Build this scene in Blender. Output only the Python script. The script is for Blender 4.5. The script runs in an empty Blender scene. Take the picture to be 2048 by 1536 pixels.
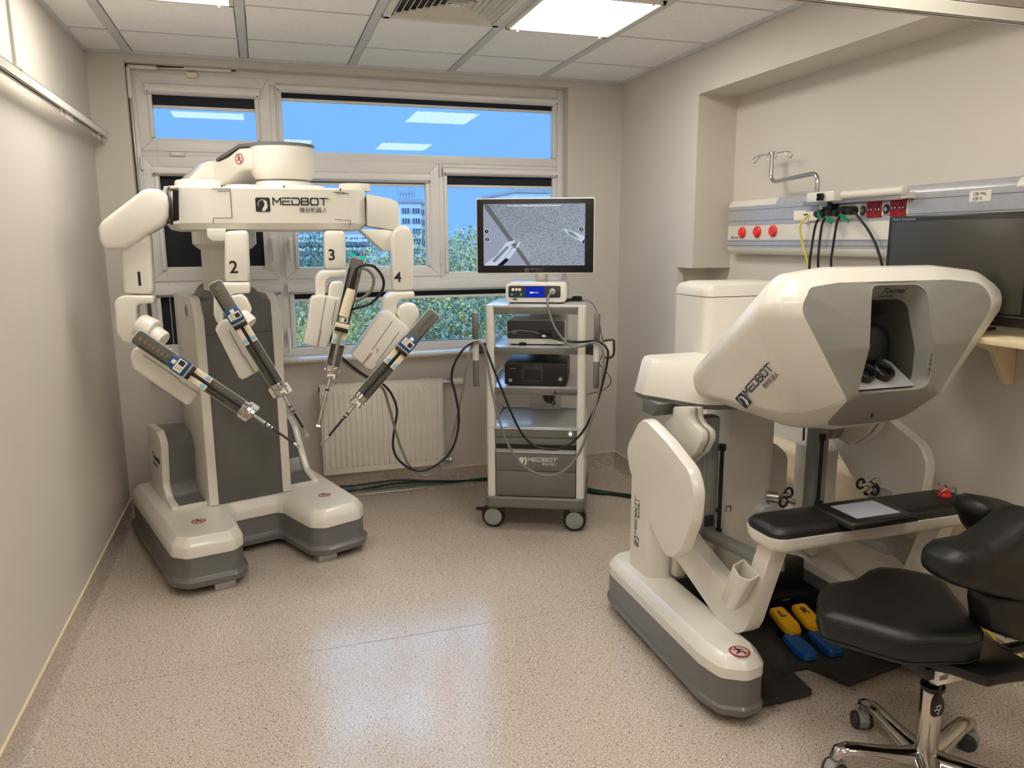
import bpy, bmesh, math, random
from mathutils import Vector, Matrix
PI = math.pi
R = math.radians
rnd = random.Random(7)
SC = bpy.context.scene
COL = SC.collection
# ------------------------------------------------------------------ camera
CAM = Vector((0.8409, -4.8135, 1.6334)); PITCH, YAW, ROLL, FPX = .1866, .3118, -.0059, 1520.0
FW = Vector((math.sin(YAW)*math.cos(PITCH), math.cos(YAW)*math.cos(PITCH), -math.sin(PITCH)))
_r = Vector((math.cos(YAW), -math.sin(YAW), 0)); _u = _r.cross(FW)
RT = _r*math.cos(ROLL)+_u*math.sin(ROLL); UP = _u*math.cos(ROLL)-_r*math.sin(ROLL)
cd = bpy.data.cameras.new('camera'); co = bpy.data.objects.new('camera', cd); COL.objects.link(co)
cd.sensor_fit = 'HORIZONTAL'; cd.sensor_width = 36; cd.lens = FPX/2048*36; cd.clip_start = .05; cd.clip_end = 400
co.matrix_world = Matrix(((RT.x, UP.x, -FW.x, CAM.x), (RT.y, UP.y, -FW.y, CAM.y), (RT.z, UP.z, -FW.z, CAM.z), (0, 0, 0, 1)))
SC.camera = co
# ------------------------------------------------------------------ world, exposure
LAMP_COL = (1.0, .94, .845); LAMP_POWER = 17.3
SKY_TOP = (1.5, 2.5, 4.0); SKY_LOW = (.150, .385, .82); SKY_POWER = 1.45
SC.view_settings.view_transform = 'Standard'; SC.view_settings.look = 'None'
SC.view_settings.exposure = 0.0; SC.view_settings.gamma = 1.0; SC.view_settings.use_curve_mapping = False
SC.cycles.max_bounces = 12; SC.cycles.diffuse_bounces = 8; SC.cycles.transparent_max_bounces = 12
w = bpy.data.worlds.new('world'); SC.world = w; w.use_nodes = True
nt = w.node_tree; bg = nt.nodes['Background']
tc = nt.nodes.new('ShaderNodeTexCoord'); sp = nt.nodes.new('ShaderNodeSeparateXYZ'); rm = nt.nodes.new('ShaderNodeValToRGB')
nz = nt.nodes.new('ShaderNodeTexNoise'); nz.inputs['Scale'].default_value = 2.2; nz.inputs['Detail'].default_value = 4
mx = nt.nodes.new('ShaderNodeMix'); mx.data_type = 'RGBA'; mx.inputs['Factor'].default_value = .06
nt.links.new(tc.outputs['Generated'], sp.inputs[0]); nt.links.new(sp.outputs['Z'], rm.inputs[0])
rm.color_ramp.elements[0].position = .17; rm.color_ramp.elements[0].color = SKY_LOW+(1,)
rm.color_ramp.elements[1].position = .6; rm.color_ramp.elements[1].color = SKY_TOP+(1,)
nt.links.new(tc.outputs['Generated'], nz.inputs['Vector'])
nt.links.new(rm.outputs[0], mx.inputs[6]); nt.links.new(nz.outputs['Color'], mx.inputs[7]); nt.links.new(mx.outputs[2], bg.inputs[0])
bg.inputs[1].default_value = SKY_POWER
try: w.cycles.sampling_method = 'MANUAL'; w.cycles.sample_map_resolution = 256
except Exception: pass

# ------------------------------------------------------------------ measuring helpers (camera survey -> world)
def ray(u, v): return FW+RT*((u-1024)/FPX)-UP*((v-768)/FPX)
def onx(u, v, x): d = ray(u, v); return CAM+d*((x-CAM.x)/d.x)
def ony(u, v, y): d = ray(u, v); return CAM+d*((y-CAM.y)/d.y)
def onz(u, v, z): d = ray(u, v); return CAM+d*((z-CAM.z)/d.z)
def onp(u, v, p, n): d = ray(u, v); return CAM+d*((p-CAM).dot(n)/d.dot(n))

# ------------------------------------------------------------------ materials
def lin(c): return tuple((x/255/12.92 if x/255 <= .04045 else ((x/255+.055)/1.055)**2.4) for x in c)+(1,)
MATS = {}
def mat(name, col, rough=.45, metal=0, var=.04, scale=30, bump=0, spec=.5, emit=None, es=0, coat=0):
    m = bpy.data.materials.new(name); m.use_nodes = True; t = m.node_tree; b = t.nodes['Principled BSDF']
    b.inputs['Roughness'].default_value = rough; b.inputs['Metallic'].default_value = metal
    b.inputs['Specular IOR Level'].default_value = spec
    if coat: b.inputs['Coat Weight'].default_value = coat; b.inputs['Coat Roughness'].default_value = .08
    c = lin(col); co_ = t.nodes.new('ShaderNodeTexCoord'); n = t.nodes.new('ShaderNodeTexNoise')
    n.inputs['Scale'].default_value = scale; n.inputs['Detail'].default_value = 3
    t.links.new(co_.outputs['Object'], n.inputs['Vector'])
    r_ = t.nodes.new('ShaderNodeValToRGB'); e = r_.color_ramp.elements
    e[0].position = .3; e[1].position = .7
    e[0].color = tuple(x*(1-var) for x in c[:3])+(1,); e[1].color = tuple(min(1, x*(1+var)) for x in c[:3])+(1,)
    t.links.new(n.outputs['Fac'], r_.inputs[0]); t.links.new(r_.outputs[0], b.inputs['Base Color'])
    if bump:
        bp = t.nodes.new('ShaderNodeBump'); bp.inputs['Strength'].default_value = bump; bp.inputs['Distance'].default_value = .002
        n2 = t.nodes.new('ShaderNodeTexNoise'); n2.inputs['Scale'].default_value = scale*8; n2.inputs['Detail'].default_value = 2
        t.links.new(co_.outputs['Object'], n2.inputs['Vector'])
        t.links.new(n2.outputs['Fac'], bp.inputs['Height']); t.links.new(bp.outputs[0], b.inputs['Normal'])
    if emit: b.inputs['Emission Color'].default_value = lin(emit); b.inputs['Emission Strength'].default_value = es
    MATS[name] = m; return m
WALL = mat('wall_paint', (205, 199, 190), .55, var=.015, scale=2, bump=.15, spec=.35)
TILE = mat('ceiling_tile', (246, 246, 246), .9, var=.03, scale=60, bump=.5, spec=.2)
TBAR = mat('ceiling_bar', (206, 206, 208), .5)
PVC = mat('window_plastic', (224, 222, 219), .35, var=.02, scale=4)
GASK = mat('gasket', (38, 36, 36), .7)
BLIND = mat('blackout_blind', (14, 15, 30), .7)
ALU = mat('aluminium', (190, 190, 192), .35, metal=.9)
STEEL = mat('polished_steel', (196, 192, 186), .18, metal=1, var=.02)
CHROME = mat('chrome', (205, 200, 195), .08, metal=1, var=.02)
WHITE = mat('white_enamel', (224, 220, 210), .3, var=.015, scale=3, coat=.3)
WHITE2 = mat('white_plastic', (220, 217, 207), .38, var=.015, scale=4)
CREAM = mat('cream_plastic', (226, 214, 186), .4)
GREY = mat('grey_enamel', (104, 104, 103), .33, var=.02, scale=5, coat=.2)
GREY2 = mat('grey_panel', (96, 96, 93), .4, var=.02)
LGREY = mat('light_grey_plastic', (150, 152, 150), .4)
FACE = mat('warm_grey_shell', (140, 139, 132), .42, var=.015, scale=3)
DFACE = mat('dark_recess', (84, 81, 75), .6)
DARK = mat('charcoal_plastic', (48, 47, 46), .45)
BLACK = mat('black_plastic', (14, 14, 15), .35)
RUBBER = mat('black_rubber', (20, 20, 21), .6)
LEATH = mat('black_leather', (17, 17, 18), .42, var=.2, scale=40, bump=.25)
PRINT = mat('black_print', (22, 22, 28), .5)
NAVY = mat('navy_print', (22, 34, 66), .4)
BLUE = mat('blue_plastic', (24, 70, 122), .35)
CYAN = mat('light_blue_button', (120, 190, 235), .35)
STEP = mat('stone_sill', (196, 186, 172), .4, var=.12, scale=60)
RADI = mat('radiator_paint', (226, 220, 208), .35)
GREEN = mat('green_tag', (0, 122, 80), .5)
DGREEN = mat('green_cable', (0, 86, 74), .45)
YEL = mat('yellow_pedal', (232, 176, 18), .35)
YCAB = mat('yellow_cable', (226, 205, 40), .45)
PBLUE = mat('blue_pedal', (16, 86, 160), .3)
RED = mat('red_outlet', (226, 48, 44), .4)
DRED = mat('dark_red_socket', (150, 10, 26), .35)
GCAB = mat('grey_cable', (118, 116, 112), .45)
BEIGE = mat('beige_plastic', (226, 210, 176), .4)
LABEL = mat('paper_label', (232, 228, 214), .6)
SIGN = mat('sign_red', (150, 36, 48), .5)
SIGNB = mat('sign_pale', (206, 178, 176), .5)
LBLUE = mat('headwall_grey', (176, 178, 184), .35, metal=.25)
TRAY = mat('brushed_tray', (200, 203, 206), .28, metal=.5)

def floor_mat():
    m = bpy.data.materials.new('speckled_vinyl'); m.use_nodes = True; t = m.node_tree; b = t.nodes['Principled BSDF']
    N = t.nodes.new; L = t.links.new
    co_ = N('ShaderNodeTexCoord')
    def rmp(src, p0, c0, p1, c1):
        r_ = N('ShaderNodeValToRGB'); e = r_.color_ramp.elements
        e[0].position = p0; e[0].color = c0; e[1].position = p1; e[1].color = c1; L(src, r_.inputs[0]); return r_.outputs[0]
    def noise(s, d=2):
        n = N('ShaderNodeTexNoise'); n.inputs['Scale'].default_value = s; n.inputs['Detail'].default_value = d
        L(co_.outputs['Object'], n.inputs['Vector']); return n.outputs['Fac']
    base = rmp(noise(150, 3), .38, lin((168, 154, 141)), .64, lin((212, 200, 186)))
    def mix(a, bcol, f):
        x = N('ShaderNodeMix'); x.data_type = 'RGBA'; L(f, x.inputs['Factor']); L(a, x.inputs[6]); x.inputs[7].default_value = bcol; return x.outputs[2]
    def chips(scale, thr, col, prev):
        vo = N('ShaderNodeTexVoronoi'); vo.inputs['Scale'].default_value = scale; L(co_.outputs['Object'], vo.inputs['Vector'])
        sepc = N('ShaderNodeSeparateColor'); L(vo.outputs['Color'], sepc.inputs[0])
        a = N('ShaderNodeMath'); a.operation = 'LESS_THAN'; a.inputs[1].default_value = thr; L(sepc.outputs[0], a.inputs[0])
        d = N('ShaderNodeMath'); d.operation = 'LESS_THAN'; d.inputs[1].default_value = .34; L(vo.outputs['Distance'], d.inputs[0])
        k = N('ShaderNodeMath'); k.operation = 'MULTIPLY'; L(a.outputs[0], k.inputs[0]); L(d.outputs[0], k.inputs[1])
        return mix(prev, col, k.outputs[0])
    c = chips(300, .22, lin((222, 210, 194)), base)
    c = chips(250, .18, lin((112, 94, 80)), c)
    c = chips(150, .05, lin((64, 52, 46)), c)
    L(c, b.inputs['Base Color'])
    r_ = N('ShaderNodeMapRange'); r_.inputs['To Min'].default_value = .15; r_.inputs['To Max'].default_value = .19
    L(noise(7, 4), r_.inputs['Value']); L(r_.outputs[0], b.inputs['Roughness'])
    b.inputs['Specular IOR Level'].default_value = .8
    bp = N('ShaderNodeBump'); bp.inputs['Strength'].default_value = .12; bp.inputs['Distance'].default_value = .001
    L(noise(420, 2), bp.inputs['Height']); L(bp.outputs[0], b.inputs['Normal'])
    return m
FLOOR = floor_mat()

def glass_mat():
    m = bpy.data.materials.new('window_glass'); m.use_nodes = True; t = m.node_tree; t.nodes.clear(); N = t.nodes.new
    o = N('ShaderNodeOutputMaterial'); mx_ = N('ShaderNodeMixShader'); tr = N('ShaderNodeBsdfTransparent'); gl = N('ShaderNodeBsdfGlossy')
    fr = N('ShaderNodeFresnel'); fr.inputs[0].default_value = 1.3; tr.inputs[0].default_value = (.93, .96, .97, 1)
    gl.inputs['Roughness'].default_value = .015
    tn = N('ShaderNodeTexNoise'); tn.inputs['Scale'].default_value = 1.5
    t.links.new(fr.outputs[0], mx_.inputs[0]); t.links.new(tr.outputs[0], mx_.inputs[1]); t.links.new(gl.outputs[0], mx_.inputs[2])
    t.links.new(mx_.outputs[0], o.inputs[0]); return m
GLASS = glass_mat()
def emis(name, col, s):
    m = bpy.data.materials.new(name); m.use_nodes = True; t = m.node_tree; t.nodes.clear()
    o = t.nodes.new('ShaderNodeOutputMaterial'); e = t.nodes.new('ShaderNodeEmission'); e.inputs[0].default_value = tuple(col)+(1,) if len(col) == 3 else col
    e.inputs[1].default_value = s; t.links.new(e.outputs[0], o.inputs[0]); return m
LAMP = emis('lamp_diffuser', LAMP_COL, LAMP_POWER)

# ------------------------------------------------------------------ mesh helpers
POS = {}
def setp(o, **k):
    for a, b in k.items():
        if b is not None: o[a] = b
def thing(name, label, cat, loc, group=None):
    o = bpy.data.objects.new(name, None); COL.objects.link(o); o.empty_display_size = .05
    o.location = loc; POS[o] = Vector(loc); setp(o, label=label, category=cat, group=group); return o
def out(name, bm, m, parent=None, bev=0, seg=2, smooth=35, label=None, cat=None, group=None, kind=None, origin=None, norm=True):
    if norm: bmesh.ops.recalc_face_normals(bm, faces=bm.faces[:])
    if bev:
        es = [e for e in bm.edges if len(e.link_faces) == 2 and e.calc_face_angle(0) > R(28)]
        bmesh.ops.bevel(bm, geom=es, offset=bev, segments=seg, profile=.5, affect='EDGES', clamp_overlap=True)
    me = bpy.data.meshes.new(name)
    vs = [v.co for v in bm.verts]
    lo = Vector([min(v[i] for v in vs) for i in range(3)]); hi = Vector([max(v[i] for v in vs) for i in range(3)])
    c = Vector(origin) if origin is not None else ((lo+hi)/2 if parent is not None else Vector(((lo.x+hi.x)/2, (lo.y+hi.y)/2, lo.z)))
    for v in bm.verts: v.co -= c
    bm.to_mesh(me); bm.free()
    me.polygons.foreach_set('use_smooth', [True]*len(me.polygons)); me.set_sharp_from_angle(angle=R(smooth))
    me.materials.append(m)
    o = bpy.data.objects.new(name, me); COL.objects.link(o)
    if parent is not None: o.parent = parent; o.location = c-POS[parent]
    else: o.location = c
    POS[o] = c; setp(o, label=label, category=cat, group=group, kind=kind); return o
def B(): return bmesh.new()
def box(bm, x0, x1, y0, y1, z0, z1, M=None):
    vs = [Vector((x, y, z)) for x in (x0, x1) for y in (y0, y1) for z in (z0, z1)]
    if M is not None: vs = [M @ v for v in vs]
    v = [bm.verts.new(p) for p in vs]
    for f in ((0, 1, 3, 2), (4, 6, 7, 5), (0, 4, 5, 1), (2, 3, 7, 6), (0, 2, 6, 4), (1, 5, 7, 3)): bm.faces.new([v[i] for i in f])
    return bm
def prism(bm, pts, ext, pts2=None):
    a = [bm.verts.new(Vector(p)) for p in pts]; ext = Vector(ext)
    b = [bm.verts.new(Vector(p)+ext) for p in (pts2 or pts)]
    n = len(a); bm.faces.new(a[::-1]); bm.faces.new(b)
    for i in range(n): bm.faces.new((a[i], a[(i+1) % n], b[(i+1) % n], b[i]))
    return bm
def rpoly(pts, r, n=4):
    P = [Vector(p) for p in pts]; o = []; N_ = len(P)
    for i in range(N_):
        p = P[i]; a = P[i-1]-p; b = P[(i+1) % N_]-p
        rr = r[i] if isinstance(r, (list, tuple)) else r
        la, lb = a.length, b.length; a.normalize(); b.normalize()
        ang = a.angle(b); d = min(rr/max(math.tan(ang/2), .05), la*.48, lb*.48)
        p0, p1 = p+a*d, p+b*d
        for k in range(n+1):
            t = k/n; o.append(p0*(1-t)**2+p*2*t*(1-t)+p1*t*t)
    return o
def ring_frame(t):
    t = t.normalized(); a = Vector((0, 0, 1)) if abs(t.z) < .9 else Vector((1, 0, 0))
    u = t.cross(a).normalized(); return u, t.cross(u).normalized()
def tube(bm, pts, r, n=10, cap=True, rs=None):
    P = [Vector(p) for p in pts]; rings = []; u = None
    for i, p in enumerate(P):
        t = (P[min(i+1, len(P)-1)]-P[max(i-1, 0)]).normalized()
        if u is None: u, w_ = ring_frame(t)
        else: u = (u-t*u.dot(t)).normalized(); w_ = t.cross(u)
        rr = rs[i] if rs else r
        rings.append([bm.verts.new(p+u*(rr*math.cos(2*PI*k/n))+w_*(rr*math.sin(2*PI*k/n))) for k in range(n)])
    for a, b in zip(rings, rings[1:]):
        for k in range(n): bm.faces.new((a[k], a[(k+1) % n], b[(k+1) % n], b[k]))
    if cap: bm.faces.new(rings[0][::-1]); bm.faces.new(rings[-1])
    return bm
def cr(pts, k=8):
    P = [Vector(p) for p in pts]; P = [P[0]*2-P[1]]+P+[P[-1]*2-P[-2]]; o = []
    for i in range(1, len(P)-2):
        a, b, c, d = P[i-1:i+3]
        for j in range(k):
            t = j/k; o.append(.5*((2*b)+(c-a)*t+(2*a-5*b+4*c-d)*t*t+(3*b-a-3*c+d)*t**3))
    o.append(P[-2]); return o
def cyl(bm, p0, p1, r, r1=None, n=24): return tube(bm, [p0, p1], r, n, rs=[r, r if r1 is None else r1])
def lathe(bm, prof, o, ax, n=28):
    o = Vector(o); ax = Vector(ax).normalized(); u, w_ = ring_frame(ax); rings = []
    for r_, h in prof:
        rings.append([bm.verts.new(o+ax*h+u*(r_*math.cos(2*PI*k/n))+w_*(r_*math.sin(2*PI*k/n))) for k in range(n)])
    for a, b in zip(rings, rings[1:]):
        for k in range(n): bm.faces.new((a[k], a[(k+1) % n], b[(k+1) % n], b[k]))
    bm.faces.new(rings[0][::-1]); bm.faces.new(rings[-1]); return bm
def loft(bm, rings, cap=True):
    vr = [[bm.verts.new(Vector(p)) for p in r_] for r_ in rings]; n = len(vr[0])
    for a, b in zip(vr, vr[1:]):
        for k in range(n): bm.faces.new((a[k], a[(k+1) % n], b[(k+1) % n], b[k]))
    if cap: bm.faces.new(vr[0][::-1]); bm.faces.new(vr[-1])
    return bm
def fr2(O, U, W_): O, U, W_ = Vector(O), Vector(U), Vector(W_); return lambda a, b: O+U*a+W_*b
def text(name, s, O, U, W_, size, m, parent, align='LEFT', shear=0, bold=0, thick=.0006, label=None):
    """lettering: O = baseline start, U = reading direction, W_ = up direction of the letters"""
    cu = bpy.data.curves.new(name, 'FONT'); cu.body = s; cu.size = size; cu.align_x = align; cu.shear = shear; cu.offset = bold; cu.extrude = thick/2
    cu.resolution_u = 3
    t = bpy.data.objects.new(name, cu); COL.objects.link(t)
    me = bpy.data.meshes.new_from_object(t.evaluated_get(bpy.context.evaluated_depsgraph_get()))
    bpy.data.objects.remove(t); bpy.data.curves.remove(cu); me.name = name
    U = Vector(U).normalized(); W_ = Vector(W_).normalized(); Nn = U.cross(W_); O = Vector(O)+Nn*(thick/2)
    M = Matrix(((U.x, W_.x, Nn.x, O.x), (U.y, W_.y, Nn.y, O.y), (U.z, W_.z, Nn.z, O.z), (0, 0, 0, 1)))
    me.transform(M); b = B(); b.from_mesh(me); bpy.data.meshes.remove(me)
    if not b.verts: box(b, O.x, O.x+.001, O.y, O.y+.001, O.z, O.z+.001)
    return out(name, b, m, parent, label=label, norm=False, smooth=20)
def stroke(bm, F, pts, wd, th=.0006):
    """flat ribbon along 2-D polyline pts, mapped by F(a, b)"""
    P = [Vector((p[0], p[1])) for p in pts]
    Nn = (F(1, 0)-F(0, 0)).cross(F(0, 1)-F(0, 0)).normalized()
    for a, b in zip(P, P[1:]):
        d = (b-a).normalized()*(wd/2); q = Vector((-d.y, d.x))
        prism(bm, [F(*(a-d+q)), F(*(a-d-q)), F(*(b+d-q)), F(*(b+d+q))], Nn*th)
def medbot(O, U, W_, h, m, parent, icon=None, iconbg=None):
    """wordmark: square icon with head profile, MEDBOT and the Chinese line; h = icon height, O = its lower-left corner"""
    F0 = fr2(O, Vector(U).normalized(), Vector(W_).normalized()); Nn = Vector(U).normalized().cross(Vector(W_).normalized())
    b = B(); prism(b, [F0(p.x, p.y) for p in rpoly([(0, 0), (h, 0), (h, h), (0, h)], h*.12, 3)], Nn*.0006)
    ic = out('logo_badge', b, icon or m, parent)
    b = B(); F1 = lambda a, c: F0(a, c)+Nn*.0006
    arc = [(h*(.5+.33*math.cos(t)), h*(.52+.33*math.sin(t))) for t in [R(200-k*22) for k in range(9)]]
    stroke(b, F1, arc, h*.045)
    pr = [(.52, .78), (.66, .8), (.78, .66), (.8, .5), (.86, .4), (.8, .36), (.8, .24), (.7, .2), (.66, .06), (.42, .06), (.5, .3), (.6, .42), (.62, .6)]
    prism(b, [F1(h*x, h*y) for x, y in pr], Nn*.0006)
    out('logo_emblem', b, iconbg or WHITE2, parent)
    b = B(); x = h*1.22; ch = h*.46; y0 = h*.52; s = h*.09; cw = h*.52; g = h*.14
    def S(pts): stroke(b, F0, [(x+p[0]*cw, y0+p[1]*ch) for p in pts], s)
    S([(0, 0), (0, 1), (.5, .35), (1, 1), (1, 0)]); x += cw+g
    S([(1, 1), (0, 1)]); S([(.9, .5), (0, .5)]); S([(1, 0), (0, 0), (0, .5)]); x += cw+g
    S([(0, 1), (.8, 1), (1, .75), (1, .25), (.8, 0), (0, 0), (0, .6)]); x += cw+g
    S([(0, 0), (0, 1), (.85, 1), (.95, .75), (.8, .52), (0, .52)]); S([(.8, .52), (1, .3), (.85, 0), (0, 0)]); x += cw+g
    S([(.12, 0), (0, .2), (0, .8), (.12, 1), (.88, 1), (1, .8), (1, .2), (.88, 0), (.12, 0)]); x += cw+g
    S([(0, 1), (1, 1)]); S([(.5, 1), (.5, 0)]); x += cw
    out('logo_lettering', b, m, parent)
    text('logo_lettering', '\u5fae\u521b\u673a\u5668\u4eba', F0(x-h*.02, h*.0), U, W_, h*.40, m, parent, align='RIGHT', bold=.0)
    text('logo_lettering', 'TM', F0(x+h*.06, h*.88), U, W_, h*.13, m, parent)
def toumai(O, U, W_, h, m, parent):
    text('logo_lettering', 'Toumai', O, U, W_, h, m, parent, shear=.3, bold=h*.01)
    text('logo_lettering', 'Hope of Life', Vector(O)-Vector(W_).normalized()*h*.5, U, W_, h*.38, m, parent, bold=h*.006)
def nostep(O, U, W_, r, parent):
    """round no-stepping sticker"""
    U = Vector(U).normalized(); W_ = Vector(W_).normalized(); F = fr2(O, U, W_); Nn = U.cross(W_)
    b = B(); prism(b, [F(r*math.cos(t), r*math.sin(t)) for t in [2*PI*k/28 for k in range(28)]], Nn*.0006)
    st = out('warning_sticker', b, SIGN, parent, label='round no-stepping sticker with a red ring')
    F1 = lambda a, c: F(a, c)+Nn*.0006
    b = B(); prism(b, [F1(.82*r*math.cos(t), .82*r*math.sin(t)) for t in [2*PI*k/28 for k in range(28)]], Nn*.0004)
    out('sticker_field', b, SIGNB, st)
    F2 = lambda a, c: F(a, c)+Nn*.001
    b = B(); stroke(b, F2, [(-.05*r, .6*r), (.05*r, .2*r), (-.1*r, -.1*r), (.3*r, -.2*r), (.25*r, -.6*r)], r*.16); stroke(b, F2, [(-.1*r, -.1*r), (-.45*r, -.25*r)], r*.16)
    stroke(b, F2, [(.05*r, .3*r), (.4*r, .15*r)], r*.13); lathe(b, [(r*.13, 0), (r*.13, .0006)], F2(-.08*r, .62*r), Nn, 12)
    out('sticker_figure', b, PRINT, st)
    b = B(); F3 = lambda a, c: F(a, c)+Nn*.0016; stroke(b, F3, [(-.58*r, .58*r), (.58*r, -.58*r)], r*.12); out('sticker_bar', b, SIGN, st)
# ================================================================== ROOM
H = 2.653; W = 3.17; NB = 3.418; YE = -6.9; GX = .21; GY = -.436
def struct(name, bm, m, **k): return out(name, bm, m, kind='structure', **k)
b = B(); box(b, -.2, 3.7, YE-.2, .3, -.1, 0); flo = struct('floor', b, FLOOR)
b = B(); box(b, .03, 2.2, -1.872, -1.869, -.001, .0004); out('floor_seam', b, mat('seam', (150, 136, 122), .5), flo)
b = B(); box(b, -.2, 0, YE, .3, 0, H+.1); struct('wall_left', b, WALL)
b = B(); box(b, 0, .185, 0, .3, 0, H+.1); box(b, 2.785, 3.17, 0, .3, 0, H+.1)
box(b, .185, 2.785, 0, .3, 0, .925); box(b, .185, 2.785, 0, .3, 2.603, H+.1); struct('wall_back', b, WALL)
b = B(); box(b, W, 3.7, -.957, .3, 1.472, H+.1); struct('wall_right', b, WALL)
b = B(); box(b, W, 3.7, -.765, .3, 0, 1.472); box(b, W, W+.046, -.785, -.765, 0, 1.472); struct('wall_right', b, WALL)
b = B(); box(b, W, 3.7, YE, -.957, 2.415, H+.1); struct('wall_right', b, WALL)
b = B(); box(b, NB, 3.7, YE, -.765, 0, 2.415); struct('wall_right', b, WALL)
b = B(); box(b, -.2, 3.7, YE-.2, YE, 0, H+.1); struct('wall_rear', b, WALL)
# rear door, behind the camera
b = B(); box(b, 1.0, 2.1, YE, YE+.04, 0, 2.05); d_ = struct('door_1', b, WHITE2); b = B(); box(b, 1.96, 2.04, YE+.04, YE+.09, 1.0, 1.03); out('door_handle', b, STEEL, d_)
# coved vinyl skirting
def skirt(name, P0, P1, nrm):
    P0, P1, n_ = Vector(P0), Vector(P1), Vector(nrm)
    prof = [(0, 0), (.034, 0), (.026, .002), (.016, .006), (.010, .013), (.006, .026), (.005, .134), (0, .134)]
    b = B(); loft(b, [[P+n_*a+Vector((0, 0, z)) for a, z in prof] for P in (P0, P1)]); o = struct(name, b, FLOOR)
    b = B(); c = P0+n_*.0035; q = P1+n_*.0035
    loft(b, [[P+n_*a+Vector((0, 0, z)) for a, z in ((0, .134), (.007, .134), (.006, .139), (0, .140))] for P in (P0, P1)]); out('skirting_cap', b, BEIGE, o)
skirt('baseboard_left', (0, YE, 0), (0, 0, 0), (1, 0, 0)); skirt('baseboard_back', (0, 0, 0), (W, 0, 0), (0, -1, 0))
skirt('baseboard_right', (W, 0, 0), (W, -.785, 0), (-1, 0, 0)); skirt('baseboard_niche', (NB, -.765, 0), (NB, YE, 0), (-1, 0, 0))
# ceiling: backing, tiles, bars
b = B(); box(b, -.2, 3.7, YE, .3, H+.03, H+.1); ceil = struct('ceiling', b, TBAR)
xs = [0]+[GX+.6*i for i in range(5)]+[W]; ys = [0]+[GY-.6*i for i in range(11)]+[YE]
LAMPS = [(3, 1), (1, 1), (4, 1)]
lamp_cells = {(4, 2), (1, 2), (4, 5), (2, 5), (4, 8), (1, 8)}; vent_cell = (3, 2)
def tilebox(b, x0, x1, y0, y1): box(b, x0+.003, x1-.003, y1+.006, y0-.006, H+.004, H+.02)
for i in range(6):
    for j in range(12):
        if (i, j) in lamp_cells or (i, j) == vent_cell: continue
        x0, x1 = xs[i], xs[i+1]; y0, y1 = ys[j], ys[j+1]
        x0 += .022 if i else 0; x1 -= .022 if i < 5 else 0
        if x1-x0 < .03: continue
        b = B(); tilebox(b, x0, x1, y0, y1); out('tile', b, TILE, ceil, bev=.003, seg=1)
for x in xs[1:-1]:
    b = B(); box(b, x-.021, x+.021, YE, 0, H-.001, H+.012); out('ceiling_bar', b, TBAR, ceil, bev=.002, seg=1)
for y in ys[1:-1]:
    b = B(); box(b, 0, W, y-.004, y+.004, H+.002, H+.010); out('ceiling_bar', b, TBAR, ceil)
b = B(); box(b, 0, W, -.014, 0, H-.012, H+.004); box(b, 0, .014, YE, 0, H-.012, H+.004); box(b, W-.014, W, YE, 0, H-.012, H+.004); out('edge_angle', b, TBAR, ceil)
# light panels
PLAB = {(4, 2): 'bright square light panel in the ceiling beside the air vent', (1, 2): 'square light panel in the ceiling near the left wall',
        (4, 5): 'square light panel behind the vent row, near the right wall', (2, 5): 'square light panel in the middle of the ceiling',
        (4, 8): 'square light panel at the rear right of the ceiling', (1, 8): 'square light panel at the rear left of the ceiling'}
for i, j in sorted(lamp_cells):
    x0, x1, y0, y1 = xs[i]+.022, xs[i+1]-.022, ys[j]-.006, ys[j+1]+.006
    t = thing('ceiling_light', PLAB[(i, j)], 'light', ((x0+x1)/2, (y0+y1)/2, H-.012), 'square ceiling light panels')
    b = B()
    for q in ((x0, x1, y0-.02, y0), (x0, x1, y1, y1+.02), (x0, x0+.02, y1, y0), (x1-.02, x1, y1, y0)): box(b, *q, H-.012, H+.012)
    out('frame', b, WHITE2, t, bev=.002, seg=1)
    b = B(); box(b, x0+.02, x1-.02, y1+.02, y0-.02, H-.008, H+.002); out('diffuser', b, LAMP, t)
    for xx in (x0+.06, x1-.06):
        for yy in (y0-.01, y1+.01):
            b = B(); lathe(b, [(.006, 0), (.006, .006), (.003, .008)], (xx, yy, H-.012), (0, 0, -1), 10); out('screw', b, WHITE2, t)
# air diffuser: concentric louvres
x0, x1, y0, y1 = xs[3]+.022, xs[4]-.022, ys[3]+.006, ys[2]-.006; vx, vy = (x0+x1)/2, (y0+y1)/2; hs = (x1-x0)/2
t = thing('air_vent', 'square ceiling air vent with concentric angled louvres', 'vent', (vx, vy, H-.01))
def sqring(b, r0, z0, r1, z1, th):
    for a, c in (((r0, z0), (r1, z1)),):
        P = lambda r, z: [(vx-r, vy-r, z), (vx+r, vy-r, z), (vx+r, vy+r, z), (vx-r, vy+r, z)]
        loft(b, [P(r0, z0), P(r1, z1), P(r1+th*.6, z1+th), P(r0+th*.6, z0+th), P(r0, z0)], cap=False)
b = B()
for q in ((-hs, hs, hs-.035, hs), (-hs, hs, -hs, -hs+.035), (-hs, -hs+.035, -hs, hs), (hs-.035, hs, -hs, hs)): box(b, vx+q[0], vx+q[1], vy+q[2], vy+q[3], H-.010, H+.006)
out('frame', b, WHITE2, t, bev=.003, seg=1)
b = B(); box(b, vx-hs, vx+hs, vy-hs, vy+hs, H+.026, H+.03); out('vent_throat', b, BLACK, t)
for k in range(8):
    r0 = .235-k*.0275
    b = B(); sqring(b, r0, H-.009, r0-.012, H+.008, .003); out('louvre', b, WHITE2, t)
b = B(); box(b, vx-.022, vx+.022, vy-.022, vy+.022, H-.008, H-.004); out('louvre', b, WHITE2, t)
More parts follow.
